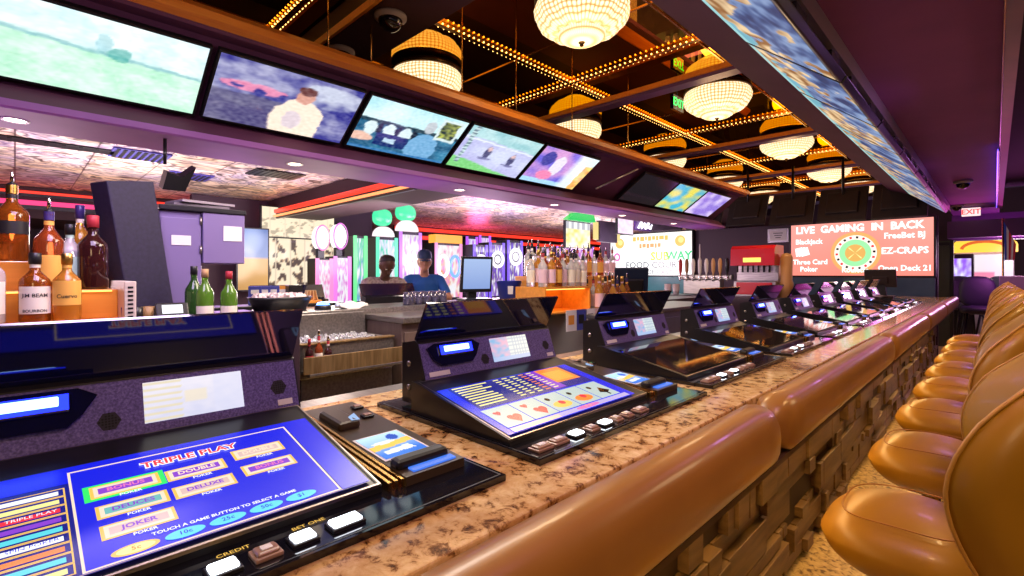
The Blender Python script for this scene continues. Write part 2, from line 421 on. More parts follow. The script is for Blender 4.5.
ar = thing('armrest', 'padded brown leather armrest along the edge of the granite bar', 'armrest', (0, 0, 0))
prof = []
for i in range(15):
    a = PI*1.02-(PI*1.42)*i/14
    e = lambda x: math.copysign(abs(x)**.8, x)
    prof.append((-.468+.062*e(math.cos(a)), 1.005+.085*e(math.sin(a))))
prof += [(-.43, .932), (-.53, .932)]
ys = [-.6, 1.52, 3.62, 5.75, 7.9, YE+.02]
for k in range(5):
    a, b_ = ys[k]+.003, ys[k+1]-.003; m = MB(); n_ = 26; vs = []; q = len(prof)
    cxy = V((-.475, 1.0))
    for i in range(n_+1):
        u = i/n_; y = a+(b_-a)*u; e0 = min(u, 1-u)*(b_-a)
        s_ = 1-.42*max(0, 1-e0/.05)**2.5
        for p in prof:
            x, zz = p
            if zz > .95 or x > -.5: x = cxy.x+(x-cxy.x)*s_; zz = max(.932, cxy.y+(zz-cxy.y)*s_)
            vs.append((x, y, zz))
    # finer end stations
    fs = []
    for i in range(n_):
        for j in range(q): fs.append([i*q+j, i*q+(j+1) % q, (i+1)*q+(j+1) % q, (i+1)*q+j])
    fs += [list(range(q)), [n_*q+j for j in range(q)][::-1]]
    m.add(vs, fs, LEATH, True); m.build('pad', ar)

# ------------------------------------------------------------------ poker machines
BLUES = em('screen_blue', (.004, .012, .72), 1.0)
NAVY = em('screen_navy', (.003, .008, .22), 1.0)
GOLDS = em('screen_gold', (.95, .55, .10), 1.0)
CREAM = em('screen_cream', (.95, .72, .55), 1.0)
WHITS = em('screen_white', (.9, .92, 1), 1.1)
REDS = em('screen_red', (.85, .03, .05), 1.0)
CYANS = em('screen_cyan', (.12, .75, .85), .9)
GREENS = em('screen_green', (.03, .8, .15), 1.0)
PINKS = em('screen_pink', (.85, .2, .55), .9)
VIOS = em('screen_violet', (.25, .05, .6), 1.0)
YELS = em('screen_yellow', (.95, .85, .3), 1.0)
ORAS = em('screen_orange', (.95, .25, .04), 1.0)
OFFG = pr('dark_screen_glass', (.012, .010, .014), .04, coat=1)
# front of the deck (x=-.10) and back (x=-.445) in the machine's own frame: +y along the bar, +x to the customer
def disp_fn(u, v):
    c = mixc((.75, .75, .95), (.95, .9, 1), v+nz(u, v, 9, 3)*.4)
    if .38 < u < .62 and .35 < v < .7: c = mixc(c, (1, .85, .55), .6)
    if u > .68: c = mixc(c, (.8, .8, 1), .5)
    if abs((v*7) % 1-.5) < .16 and u < .36: c = (.9, .78, .5)
    return tuple(x*.82 for x in c)
def disp2_fn(u, v):
    c = (.95, .55, .75) if u < .46 else (.85, .95, .95)
    if u < .46: c = mixc(c, (.3, .6, .95), .5+nz(u, v, 8, 2))
    elif abs((v*6) % 1-.5) < .14 or abs((u*14) % 1-.5) < .12: c = (.55, .65, .8)
    if v < .16: c = (.5, .65, 1)
    return tuple(x*.75 for x in c)
def machine(kind, loc, label):
    t = thing('poker_machine', label, 'poker machine', loc, 0, 'poker machines along the bar')
    # base plate
    m = MB(); m.prism([(0, 0), (0, .79), (-.62, .79), (-.62, .0)], .0005, .012, GLOSS, 'z'); m.frame(-.6, .006, -.006, .784, .003, .0124, DARKM)
    m.build('base_plate', t)
    # deck wedge
    m = MB(); m.prism([(-.098, .012), (-.098, .024), (-.445, .092), (-.47, .092), (-.47, .012)], .015, .592, BLACK, 'y'); m.build('deck', t)
    D = fr((-.27, .33, .059), (0, 1, 0), (-.347, 0, .068)); hd = .353
    # brass edge lines
    m = MB(D); m.frame(-.313, -hd/2, .26, hd/2, .003, .0022, pr('edge_metal', (.35, .28, .25), .3, 1)); m.b2((-.313, -hd/2, -.004), (.26, -hd/2+.004, .002), pr('edge_metal', (.35, .28, .25), .3, 1)); m.build('deck_trim', t)
    w, h = .58, .325
    m = MB(D)
    if kind == 'triple': m.rect(-.300, -h/2, .248, .108, .003, NAVY)
    elif kind == 'cards': m.rect(-.306, -h/2, .215, .104, .003, BLUES)
    else: m.rect(-.306, -h/2, .23, .112, .003, OFFG)
    sc = m.build('screen', t, False)
    T = lambda x, y, z=.0052: D @ Matrix.Translation((x, y, z))
    if kind == 'triple':
        m = MB(D); x0, x1 = -.118, .198
        m.rect(x0, -.160, x1, .088, .0036, BLUES); m.frame(x0, -.160, x1, .088, .003, .0042, CREAM)
        m.rect(.20, -.160, .246, .106, .0036, BLUES); m.rect(-.285, .058, .2, .106, .0034, BLUES)
        m.rect(-.285, -.160, x0-.003, .055, .0036, NAVY)
        cc = [WHITS, YELS, REDS, VIOS, CYANS, WHITS, ORAS, CYANS, YELS]
        for i in range(9):
            y = .036-i*.0225
            m.frame(-.20, y-.011, x0-.005, y+.011, .0018, .004, GOLDS)
            m.rect(-.192, y-.006, x0-.012, y+.004, .0042, cc[i])
        bt = [(-.057, .012, 1), (-.055, -.043, 0), (-.055, -.092, 0), (.033, .008, 0), (.033, -.045, 0), (.130, .022, 0), (.130, -.034, 0)]
        for i, (x, y, g) in enumerate(bt):
            bw, bh = .041, .0165
            if g: m.rect(x-bw-.007, y-bh-.005, x+bw+.007, y+bh+.005, .0038, GREENS)
            m.rect(x-bw, y-bh, x+bw, y+bh, .0042, GOLDS); m.rect(x-bw+.004, y-bh+.003, x+bw-.004, y+bh-.003, .0045, CREAM)
            m.rect(x-bw+.009, y-.008, x+bw-.009, y+.008, .0047, [VIOS, em('screen_aqua', (.2, .6, .6), .8), em('screen_tan', (.8, .55, .5), .9), VIOS, em('screen_tan', (.8, .55, .5), .9), em('screen_tan', (.8, .55, .5), .9), VIOS][i])
        m.disc((-.066, -.143, .0044), .025, .0105, GOLDS); m.disc((-.066, -.143, .0046), .020, .008, YELS)
        for x in (-.013, .038, .089, .140): m.disc((x, -.143, .0044), .023, .0095, CYANS)
        m.rect(-.15, -h/2+.001, .20, -.1605, .0038, em('screen_edge_reflection', (.85, .55, .35), .8))  # golden reflection along the front edge, painted as a glowing strip
        m.build('screen_graphics', sc, False)
        text('lettering', 'TRIPLE PLAY', .024, T(.035, .055, .0055), WHITS, sc, bold=.0022, sx=1.02); text('lettering', 'TRIPLE PLAY', .024, T(.035, .055, .006), REDS, sc, bold=.0006, sx=1.02)
        for (x, y, g), s_ in zip(bt, ('BONUS', 'DEUCES', 'JOKER', 'DOUBLE', 'DELUXE', 'DOUBLE', 'BONUS')):
            text('lettering', s_, .0135, T(x, y), PINKS if s_ == 'BONUS' else CREAM if s_ == 'DOUBLE' else VIOS, sc, bold=.0004)
            text('lettering', 'POKER', .0085, T(x+.003, y-.0225), WHITS, sc, bold=.0002)
        text('lettering', 'TOUCH A GAME BUTTON TO SELECT A GAME', .0088, T(.045, -.127), WHITS, sc, bold=.0002)
        for x, s_ in zip((-.066, -.013, .038, .089, .140), ('5c', '10c', '25c', '50c', '$1')):
            text('lettering', s_, .011, T(x, -.143), BLUES if s_ != '5c' else ORAS, sc, bold=.0002)
        text('lettering', 'TRIPLE PLAY', .009, T(-.158, -.010), WHITS, sc)
        text('lettering', 'SPIN POKER', .009, T(-.158, -.0775), BLUES, sc)
    elif kind == 'cards':
        m = MB(D)
        m.rect(-.275, -.035, .18, .100, .0036, NAVY); m.rect(.01, -.03, .06, .098, .0038, VIOS)
        for r_ in range(9):
            y = .093-r_*.0138
            m.rect(-.265, y-.0035, -.265+.12-.04*random.random(), y+.0025, .004, YELS)
            for c_ in range(5): m.rect(-.12+c_*.034, y-.003, -.10+c_*.034, y+.002, .0041, YELS if c_ != 3 else ORAS)
        m.rect(.055, .0, .165, .098, .0042, ORAS); m.rect(.065, .012, .15, .075, .0043, em('screen_amber', (1, .4, .05), 1))
        CARD = em('screen_card', (.48, .58, .56), 1.0)
        for i in range(5):
            x = -.285+i*.092
            m.rect(x, -.138, x+.089, -.043, .0044, CARD)
            if i < 2:
                for (cx_, cy_, r_) in ((x+.028, -.072, .010), (x+.055, -.108, .019)):
                    m.disc((cx_-r_*.5, cy_+r_*.3, .0048), r_*.6, r_*.6, REDS, 12); m.disc((cx_+r_*.5, cy_+r_*.3, .0049), r_*.6, r_*.6, REDS, 12)
                    m.quad([(cx_-r_*1.02, cy_+.0*r_, .005), (cx_, cy_-r_*1.2, .005), (cx_+r_*1.02, cy_, .005), (cx_, cy_+.5*r_, .005)], REDS)
            else:
                m.disc((x+.025, -.072, .0048), .008, .009, GLOSS, 10)
                if i < 4:
                    m.disc((x+.045, -.110, .0047), .034, .018, [GOLDS, ORAS, em('screen_olive', (.4, .35, .15), 1)][i-2], 14); m.disc((x+.05, -.102, .0048), .011, .011, REDS, 10)
                else:
                    m.quad([(x+.032, -.108, .0048), (x+.055, -.08, .0048), (x+.078, -.108, .0048), (x+.055, -.12, .0048)], GLOSS); m.rect(x+.051, -.130, x+.059, -.108, .0047, GLOSS)
        m.rect(-.285, -.160, .19, -.142, .0040, em('screen_lilac', (.50, .42, .75), 1.0))
        m.rect(-.285, -.1605, -.12, -.146, .0042, em('screen_peach', (.85, .62, .5), 1.0))
        m.disc((.0, -.151, .0046), .05, .008, PINKS, 16)
        m.build('screen_graphics', sc, False)
        text('lettering', '7  6', .014, T(.0, -.151, .0055), GOLDS, sc)
    # buttons on the front strip
    bts = [(.05, 0, .022), (.105, 0, .021), (.17, 1, .017), (.23, 0, .014), (.285, 1, .017), (.335, 0, .012), (.385, 0, .012), (.45, 0, .02)]
    if kind == 'triple': bts = [(.27, 0, .018), (.338, 1, .016), (.388, 0, .014), (.436, 1, .015), (.498, 1, .022)]
    for y, lit, hw in bts:
        m = MB()
        m.box((-.04, y, .0145), (.032, 2*hw+.007, .006), DARKM if lit else BROWNB, None, .002)
        m.box((-.04, y, .0185), (.024, 2*hw, .007), LED if lit else BROWNB, None, .005, 3)
        bo = m.build('button', t)
        if not lit: MB().box((-.04, y, .0225), (.012, hw, .002), PAPER, None, .0005).build('button_lens', bo)
    if kind == 'triple':
        text('lettering', 'CREDIT', .012, fr((-.078, .36, .0128), (0, 1, 0), (-1, 0, 0)), GOLDS, t); text('lettering', 'BET ONE', .012, fr((-.078, .46, .0128), (0, 1, 0), (-1, 0, 0)), GOLDS, t)
    # side unit
    u = MB(); u.prism([(-.085, .012), (-.085, .028), (-.53, .054), (-.53, .012)], .632, .762, BRZP, 'y')
    for y in (.603, .616, .628): u.prism([(-.09, .012), (-.09, .026), (-.52, .060), (-.52, .012)], y-.003, y+.003, BRASS, 'y')
    ku = u.build('side_unit', t)
    K = fr((-.3075, .697, .0412), (0, 1, 0), (-.445, 0, .026))
    m = MB(K); m.rect(-.06, -.147, .044, -.018, .0012, PAPER); m.build('screen_surround', ku, False)
    def mini(uu, vv):
        c = mixc((.55, .8, 1), (.05, .2, .75), 1.2-vv*1.3)
        if .35 < vv-.1*uu < .55: c = (1, .6, .08)
        if .12 < vv-.1*uu < .27 and .15 < uu < .8: c = (.9, .95, 1)
        if blob(uu, vv, .72, .78, .13, .13) > 0: c = (.02, .08, .5)
        if blob(uu, vv, .4, .62, .28, .06) > 0: c = (.95, .95, .9)
        return c
    picture('side_screen', K @ Matrix.Translation((-.008, -.082, .002)), .094, .118, mini, PIC, ku, 30, 30)
    if kind == 'triple': text('lettering', 'POKER', .02, K @ Matrix.Translation((-.008, -.118, .0028)), WHITS, ku, bold=.0006)
    m = MB(K); m.box((-.03, .10, .006), (.05, .11, .022), BRZP, None, .009); m.quad([(-.006, .05, .016), (.0, .09, .0185), (-.022, .075, .0175), (-.026, .05, .0175)], em('ticket_blue', (.35, .55, .9), .8)); m.build('ticket_hood', ku)
    for x, y in ((.048, .165), (.036, .095)):
        m = MB(K); m.box((x, y, .003), (.026, .022, .006), DARKM, None, .002); m.box((x, y, .007), (.018, .014, .004), BROWNB, None, .002); m.build('key', ku)
    m = MB(K); m.box((-.006, -.178, .006), (.115, .034, .02), BLACK, None, .009); m.box((.004, -.205, .001), (.095, .018, .004), em('slot_glow', (.06, .2, .85), .9)); m.build('ticket_slot', ku)
    # head
    hd_ = MB(); hd_.prism([(-.452, .093), (-.488, .19), (-.50, .196), (-.56, .185), (-.56, .02), (-.47, .02), (-.452, .07)], .045, .600, BLACK, 'y')
    ho = hd_.build('head', t)
    H = fr((-.470, .3225, .1385), (0, 1, 0), (-.036, 0, .097))
    m = MB(H); m.box((0, 0, .001), (.548, .102, .005), PURP, None, .002); m.build('face_panel', ho)
    m = MB(); m.b2((-.45, .045, .08), (-.462, .600, .095), BLACK, .003); m.build('hinge', ho)
    m = MB(H); m.prism([(-.255, .035), (-.23, .0455), (-.09, .0455), (-.065, .03), (-.085, .0), (-.105, -.018), (-.215, -.018), (-.24, .0)], .002, .012, GLOSSB, 'z')
    m.box((-.16, .022, .013), (.12, .03, .012), GLOSSB, None, .005); rd = m.build('card_reader', ho)
    m = MB(H); m.box((-.16, .026, .020), (.09, .016, .004), em('reader_blue', (.25, .45, 1), 5), None, .003); m.build('reader_light', rd)
    m = MB(H); m.box((-.16, .024, .0192), (.115, .026, .002), em('reader_halo', (.008, .02, .9), 4)); m.build('reader_glow', rd)
    picture('display', H @ Matrix.Translation((.082 if kind == 'triple' else .065, 0.004, .0046)), .165, .074, disp_fn if kind == 'triple' else disp2_fn, PIC, ho, 40, 20)
    for x, y in ((-.05, -.018), (.235, -.005)):
        m = MB(H @ Matrix.Translation((x, y, 0)))
        for i in range(-3, 4):
            for j in range(-3, 4):
                if abs(i)+abs(j) <= 3: m.disc((i*.0045, j*.0045, .0042), .0018, .0018, SPK, 6)
        m.disc((0, 0, .0039), .017, .017, SPK2, 6); m.build('speaker', ho, False)
    m = MB(H); m.box((-.225, -.037, .004), (.07, .013, .002), PAPER); m.build('serial_label', ho)
    m = MB(H); m.box((.245, -.038, .004), (.03, .012, .002), PAPER); m.build('badge', ho)
    if kind == 'triple': text('lettering', '12', .016, H @ Matrix.Translation((-.215, -.037, .0056)), BLACK, ho, sx=1.3)
    for z_ in (.065, .13):
        MB().cyl((-.525, .0455, z_), (-.525, .042, z_), .008, STEEL, 10).build('lock', ho)
    # hood leaning forward over the head
    m = MB(); m.prism([(-.500, .194), (-.507, .199), (-.452, .303), (-.444, .300)], .05, .602, GLOSSB, 'y'); m.build('hood', t)
    for y in (.10, .31, .53): MB().b2((-.525, y, .185), (-.500, y+.04, .202), BLACK).build('hood_hinge', t)
    return t
MY0 = .728; PIT = .885; MX = -.64
machine('triple', (MX, MY0-PIT, BT), 'poker machine nearest the camera showing TRIPLE PLAY on a blue screen')
machine('cards', (MX, MY0, BT), 'second poker machine from the camera showing five playing cards')
pm = machine('dark', (MX-.02, MY0+PIT, BT), 'third poker machine from the camera, first with a dark screen')
for i, w_ in enumerate(('fourth', 'fifth', 'sixth', 'seventh', 'eighth', 'ninth', 'tenth and farthest')):
    dup(pm, (MX-.02-.004*i, MY0+PIT*(i+2), BT), w_+' poker machine from the camera, dark screen, blue reader light')

# ------------------------------------------------------------------ stools
def stool(loc, label):
    t = thing('bar_stool', label, 'bar stool', loc, 0, 'gold leather stools along the bar')
    m = MB(); nu, nv = 36, 18; vs = []; fs = []
    for j in range(nv+1):
        f = -PI/2+PI*j/nv
        cf = max(0, math.cos(f))**.62; sf = math.copysign(abs(math.sin(f))**.85, math.sin(f))
        for i in range(nu):
            a = 2*PI*i/nu; e = lambda x: math.copysign(abs(x)**.72, x)
            x = .215*cf*e(math.cos(a)); y = .23*cf*e(math.sin(a))
            z = .640+.105*sf
            if sf > 0: z += .012*math.cos(min(1, math.hypot(x/.2, y/.22))*PI) - .03*max(0, -x/.215)**3*sf
            if sf < 0: x *= 1+.24*sf; y *= 1+.2*sf; z -= .01
            vs.append((x, y, z))
    for j in range(nv):
        for i in range(nu): fs.append([j*nu+i, j*nu+(i+1) % nu, (j+1)*nu+(i+1) % nu, (j+1)*nu+i])
    m.add(vs, fs, LEATHG, True); bmesh.ops.remove_doubles(m.bm, verts=m.bm.verts[:], dist=1e-5); seat = m.build('seat', t)
    pts = []
    for i in range(40):
        a = 2*PI*i/40; e = lambda x: math.copysign(abs(x)**.6, x)
        x, y = .155*e(math.cos(a)), .17*e(math.sin(a)); z = .7385+.012*math.cos(min(1, math.hypot(x/.2, y/.22))*PI)-.016*max(0, -x/.215)**2
        pts.append((x, y, z))
    MB().tube(pts, .0022, PIPE, 6, True).build('piping', seat)
    MB().lathe([(0, .53), (.10, .53), (.15, .55), (.17, .58), (0, .59)], PAN, n=28).build('seat_pan', t)
    # wrap-around back
    def base(u, tt):
        q = abs((tt-.52)/.48); hw = .225*max(0, 1-q**2.3)**(1/2.3)
        wing = .13*math.exp(-((tt-.58)/.40)**2)
        return V((.250+.05*tt-wing*abs(u)**1.8*min(1, hw/.2), u*hw, .905+.46*tt))
    nu, nt = 22, 22; vs = []; fs = []
    for side in (0, 1):
        for j in range(nt+1):
            tt = .02+.98*(j/nt)
            for i in range(nu+1):
                u = -1+2*i/nu
                ed = (max(0, 1-abs(u)**3.2)**.5)*(max(0, 1-tt**5)**.5)*(max(0, 1-(1-tt)**6)**.5)
                p = base(u, tt); nn = V((1, .35*u, 0)).normalized()
                p += nn*(.07*ed if side else -.035*ed); vs.append(p)
    k = (nt+1)*(nu+1)
    for sd in (0, 1):
        for j in range(nt):
            for i in range(nu):
                a = sd*k+j*(nu+1)+i; fs.append([a, a+1, a+nu+2, a+nu+1])
    m = MB(); m.add(vs, fs, LEATHG, True); bmesh.ops.remove_doubles(m.bm, verts=m.bm.verts[:], dist=2e-4); bk = m.build('backrest', t)
    pts = [base(-1, .02+.98*j/20) for j in range(20)]+[base(1, .02+.98*(19-j)/20) for j in range(20)]
    pts.insert(20, base(0, .999))
    MB().tube(pts, .0028, pr('pale_piping', (.55, .27, .06), .4), 6).build('back_piping', bk)
    m = MB(); m.b2((.215, -.07, .59), (.275, .07, 1.02), DARKM, .02); m.build('back_bracket', t)
    MB().cyl((0, 0, .03), (0, 0, .54), .032, CHROME, 18).build('column', t)
    MB().lathe([(0, .05), (.05, .05), (.17, .03), (.21, .012), (.215, 0), (0, 0)], CHROME, n=32).build('base', t)
    m = MB(); m.tube([(.18*math.cos(2*PI*i/28), .18*math.sin(2*PI*i/28), .28) for i in range(28)], .011, CHROME, 8, True)
    for a in (0, 2.09, 4.19): m.cyl((.03*math.cos(a), .03*math.sin(a), .28), (.18*math.cos(a), .18*math.sin(a), .28), .008, CHROME, 8)
    m.build('footrest', t)
    return t
SY = 1.93; SP = .83; SX = -.195
st = stool((SX, SY-.84, 0.03), 'bar stool nearest the camera, only the seat edge in the picture')
for i, w_ in enumerate(('second gold leather bar stool from the camera, its rounded back cut by the frame', 'third gold leather bar stool from the camera', 'fourth gold leather bar stool from the camera', 'fifth gold leather bar stool from the camera', 'sixth gold leather bar stool from the camera', 'seventh gold leather bar stool from the camera', 'eighth gold leather bar stool from the camera', 'farthest gold leather bar stool in the row')):
    dup(st, (SX, SY+SP*i, 0.03+.01*min(i, 5)), w_)
for o in list(bpy.data.objects):
    if o.name.startswith('bar_stool'): o.location.z = 0
#@@PART2
# ------------------------------------------------------------------ televisions on the soffits
def fieldpic(u, v):
    n1 = nz(u, v, 6, 1)+.5*nz(u, v, 18, 2)
    g = mixc((.58, .88, .70), (.78, .96, .86), .5+n1)
    s = mixc((.74, .90, .95), (.92, 1, 1), .5+n1)
    h = .56-.12*(u-.5)+.02*n1
    c = mixc(g, s, (v-h)*14)
    if abs(v-h-.02) < .02: c = mixc(c, (.3, .55, .62), .7)
    if blob(u, v, .58, .60, .05, .09) > 0: c = mixc(c, (.12, .5, .45), .7)
    if blob(u, v, .5, .7, .04, .12) > 0: c = mixc(c, (.3, .6, .65), .5)
    k = abs((u-.5)/(max(.05, .75-v)))*6 % 1
    if v < h and k < .12: c = mixc(c, (.8, .95, .85), .35)
    return c
def concertpic(u, v):
    n1 = nz(u, v, 4, 5)+.5*nz(u, v, 12, 6)
    c = mixc((.10, .10, .38), (.5, .5, .68), .35+n1*1.2)
    if v < .5 and u < .45: c = mixc(c, (.20, .18, .28), .7)
    if blob(u, v, .25, .62, .22, .07) > 0: c = mixc(c, (.95, .4, .55), .8) if n1 > -.2 else c
    if blob(u, v, .8, .75, .25, .2) > 0: c = mixc(c, (.65, .68, .8), .5+n1)
    sh = .175*min(1, max(0, (.62-v)*5))**.5; b = 1 if (v < .62 and abs(u-.60) < sh) else max(0, blob(u, v, .46, .2, .07, .24))
    if b > 0: c = mixc(c, (.98, .84, .72), min(1, b*3))
    if blob(u, v, .60, .68, .065, .13) > 0: c = (.75, .45, .38)
    if blob(u, v, .60, .77, .07, .07) > 0: c = (.25, .12, .12)
    if blob(u, v, .56, .25, .07, .16) > 0: c = mixc(c, (.6, .55, .75), .5)
    return c
def officepic(u, v):
    c = mixc((.50, .80, .85), (.75, .92, .95), .5+nz(u, v, 3, 8)) if v > .62 else mixc((.05, .18, .30), (.12, .38, .55), .5+nz(u, v, 7, 9))
    if .55 < v < .62: c = (.06, .12, .16)
    for x in (.12, .30, .46):
        if blob(u, v, x, .42, .06, .16) > 0: c = (.75, .86, .88)
        if blob(u, v, x+.08, .47, .03, .1) > 0: c = (.03, .06, .10)
    if blob(u, v, .06, .24, .12, .09) > 0: c = (.85, .6, .5)
    if .2 < u < .52 and .12 < v < .38: c = (.03, .08, .25)
    if .29 < u < .40 and .2 < v < .3: c = (.6, .75, .85)
    if blob(u, v, .68, .22, .16, .34) > 0: c = (.28, .52, .74)
    if blob(u, v, .66, .7, .065, .13) > 0: c = (.62, .66, .7)
    if .74 < u < .97 and .48 < v < .95: c = (.75, .85, .85)
    if .77 < u < .94 and .54 < v < .9: c = mixc((.03, .06, .1), (.6, .65, .2), .4+nz(u, v, 18, 3))
    if v < .05: c = (.1, .3, .55)
    return c
def racepic(u, v):
    c = mixc((.58, .58, .84), (.72, .76, .92), .5+nz(u, v, 3, 11))
    if v > .78-.1*u: c = mixc((.40, .66, .70), (.6, .8, .82), .5+nz(u, v, 6, 12))
    if abs(v-(.74-.1*u)) < .015: c = (.85, .9, .95)
    if v < .2-.32*(u-.25): c = (.32, .72, .32)
    if .05 < u < .10 and v > .12: c = (.2, .28, .35) if int(v*26) % 2 else (.7, .85, .85)
    for x, y in ((.38, .48), (.74, .42)):
        if blob(u, v, x, y, .045, .16) > 0: c = (.16, .16, .30)
        if blob(u, v, x, y+.1, .03, .05) > 0: c = (.8, .6, .6)
        if blob(u, v, x, y-.15, .09, .03) > 0: c = (.3, .3, .5)
    return c
def adpic(u, v):
    c = mixc((.25, .22, .75), (.75, .45, .75), .5+1.4*nz(u, v, 4, 14))
    if blob(u, v, .4, .55, .1, .3) > 0: c = (.85, .8, .9)
    if blob(u, v, .3, .25, .13, .14) > 0: c = (.9, .35, .55)
    if blob(u, v, .18, .7, .1, .2) > 0: c = (.12, .12, .45)
    if v < .12: c = (.5, .75, .95)
    if u > .6: c = mixc(c, (.82, .92, .97), min(1, (u-.6)*9))
    if u > .86 and v < .75: c = mixc((.95, .8, .3), (.9, .5, .2), .5+nz(u, v, 9, 2))
    return c
def darkpic(u, v): return (.010, .009, .012)
def colorpic(k):
    pal = [((.8, .75, .2), (.1, .55, .7)), ((.75, .65, .9), (.4, .3, .75)), ((.1, .1, .25), (.3, .3, .6)), ((.8, .75, .9), (.5, .4, .8))][k % 4]
    return lambda u, v: mixc(pal[1], pal[0], .5+1.5*nz(u, v, 4, 20+k))
def baroque(k):
    def f(u, v):
        n1 = nz(u*1.6, v, 2.4, 30+k)+.5*nz(u*1.6, v, 6, 31+k)+.3*nz(u, v, 16, 32+k)
        c = mixc((.08, .16, .42), (.35, .48, .70), .45+n1)
        c = mixc(c, (.02, .04, .14), max(0, -n1*1.6))
        if v > .80+.1*n1: c = mixc(c, (.20, .60, .70), .75)
        if n1+.5*(v-.45)+.15*math.sin(9*u+k) > .16: c = mixc((.32, .13, .03), (.95, .70, .40), .5+1.4*nz(u, v, 9, 40+k))
        if v > .93: c = (.35, .72, .75)
        return c
    return f
def soft(fn, k=.016):
    def g(u, v):
        du = k*(noise.noise(V((u*9, v*9, 3.1)))+.6*noise.noise(V((u*23, v*23, 5.7)))); dv = k*(noise.noise(V((u*9, v*9, 11.3)))+.6*noise.noise(V((u*23, v*23, 8.9))))
        a = [fn(u+du+i*.003, v+dv+j*.005) for i in (-1, 0, 1) for j in (-1, 0, 1)]; t = .10*noise.noise(V((u*30, v*30, 2)))
        return tuple(max(0, (sum(c[i] for c in a)/9+t))**1.35 for i in range(3))
    return g
def tv(M, w, h, fn, label, group, stt=None, mt=None, nx=72, ny=40):
    o = M.translation.copy(); t = thing('television', label, 'television', o, 0, group)
    L = Matrix.Translation(-o) @ M
    m = MB(L); m.box((0, 0, -.02), (w, h, .04), TVB, None, .006); m.box((0, 0, -.05), (w*.5, h*.45, .04), TVBACK, None, .01); m.build('housing', t)
    picture('screen', L @ Matrix.Translation((0, .004, .0012)), w-.03, h-.035, fn, mt or PIC, t, nx, ny)
    m = MB(L); m.box((0, 0, -.09), (.06, .20, .05), DARKM) if mt is None else m.box((0, .06, -.16), (.06, .10, .20), DARKM); m.build('wall_bracket', t)
    return t
GL = 'screens on the left soffit'
ups = V((.43, 0, .30)).normalized()
LT = [(fieldpic, 'television showing a pale green sports field, nearest on the left soffit'), (concertpic, 'television showing a man in a cream shirt'), (officepic, 'television showing people in a teal office'),
      (racepic, 'television showing two racers on pale lilac ground'), (adpic, 'television with a pink, blue and white picture'), (None, ''), (darkpic, 'switched-off television after an empty bay of the left soffit'),
      (colorpic(0), 'small-looking television with a yellow and teal picture, far along the left soffit'), (colorpic(1), 'television with a pale lilac picture, beyond the yellow and teal one')]
for i, (fn, lb) in enumerate(LT):
    if fn is None: continue
    yc = .835-.5+i*.995
    c = V((-3.485, yc, 2.625))
    # facing +x and down: u runs along +y
    M = fr(c, (0, 1, 0), ups)
    # tapering heights keep them just proud of the soffit
    tv(M, .965, .535, soft(fn) if fn is not darkpic else fn, lb, GL, nx=96 if i < 3 else 64, ny=54 if i < 3 else 36)
# steel strut in the empty bay
tag(MB().cyl((-3.50, 5.02, 2.50), (-3.27, 5.62, 2.80), .012, STEEL, 8).build('diagonal_strut'), 'steel strut across the empty screen bay of the left soffit', 'strut')
PICR = pic('picture_screen_soft', .8, .6)
PICR.node_tree.nodes['Principled BSDF'].inputs['Specular IOR Level'].default_value = .1
GR = 'tilted screens on the right soffit'
vr = V((-.46, 0, .36)).normalized()
names = ['first', 'second', 'third', 'fourth', 'fifth', 'sixth', 'seventh', 'eighth', 'ninth', 'tenth']
for i in range(10):
    yc = .42+1.04*i-.14
    M = fr(V((-.77, yc+.0, 2.575)), (0, -1, 0), vr)
    tv(M, 1.02, .575, baroque(i), f'{names[i]} tilted television on the right soffit counted from the camera, blue and tan picture', GR, mt=PICR, nx=96 if i < 4 else 48, ny=54 if i < 4 else 28)
# mount brackets visible behind them
for i in range(8):
    for k in range(2):
        tag(MB().box((-.572, .75+1.04*i+.45*k, 2.505), (.03, .16, .05), DARKM, None, .004).build('mount_bracket'), 'dark steel mount bracket behind the right soffit screens', 'bracket', 'mount brackets behind the right soffit screens')

# dark monitors hung back to back above the end signs
vb = V((0, .32, .62)).normalized()
BK = [(-5.4, 'leftmost of the dark monitor backs hung above the food court sign'), (-4.55, 'dark monitor back above the beer taps, second from the left'), (-3.67, 'dark monitor back above the framed certificate'), (-2.83, 'dark monitor back above the left end of the roulette sign'), (-2.0, 'dark monitor back above the middle of the roulette sign'), (-1.17, 'rightmost dark monitor back, above the right end of the roulette sign')]
for x, lb in BK:
    t = thing('hanging_monitor', lb, 'monitor', (x, 10.72, 2.50 if x < -3 else 2.46), 0, 'dark monitors above the end of the bar')
    M = fr((0, 0, .30), (-1, 0, 0), vb)
    m = MB(M); m.box((0, -.04, 0), (.76, .72, .05), TVBACK, None, .012); m.box((0, -.02, -.045), (.5, .45, .05), TVBACK, None, .02, 3); m.build('housing', t)
    m = MB(M); m.box((0, -.04, .027), (.72, .66, .004), GLOSS); m.build('screen', t)
    MB().cyl((0, .02, .35), (0, .02, ZC-2.54), .025, DARKM, 10).build('ceiling_pole', t)

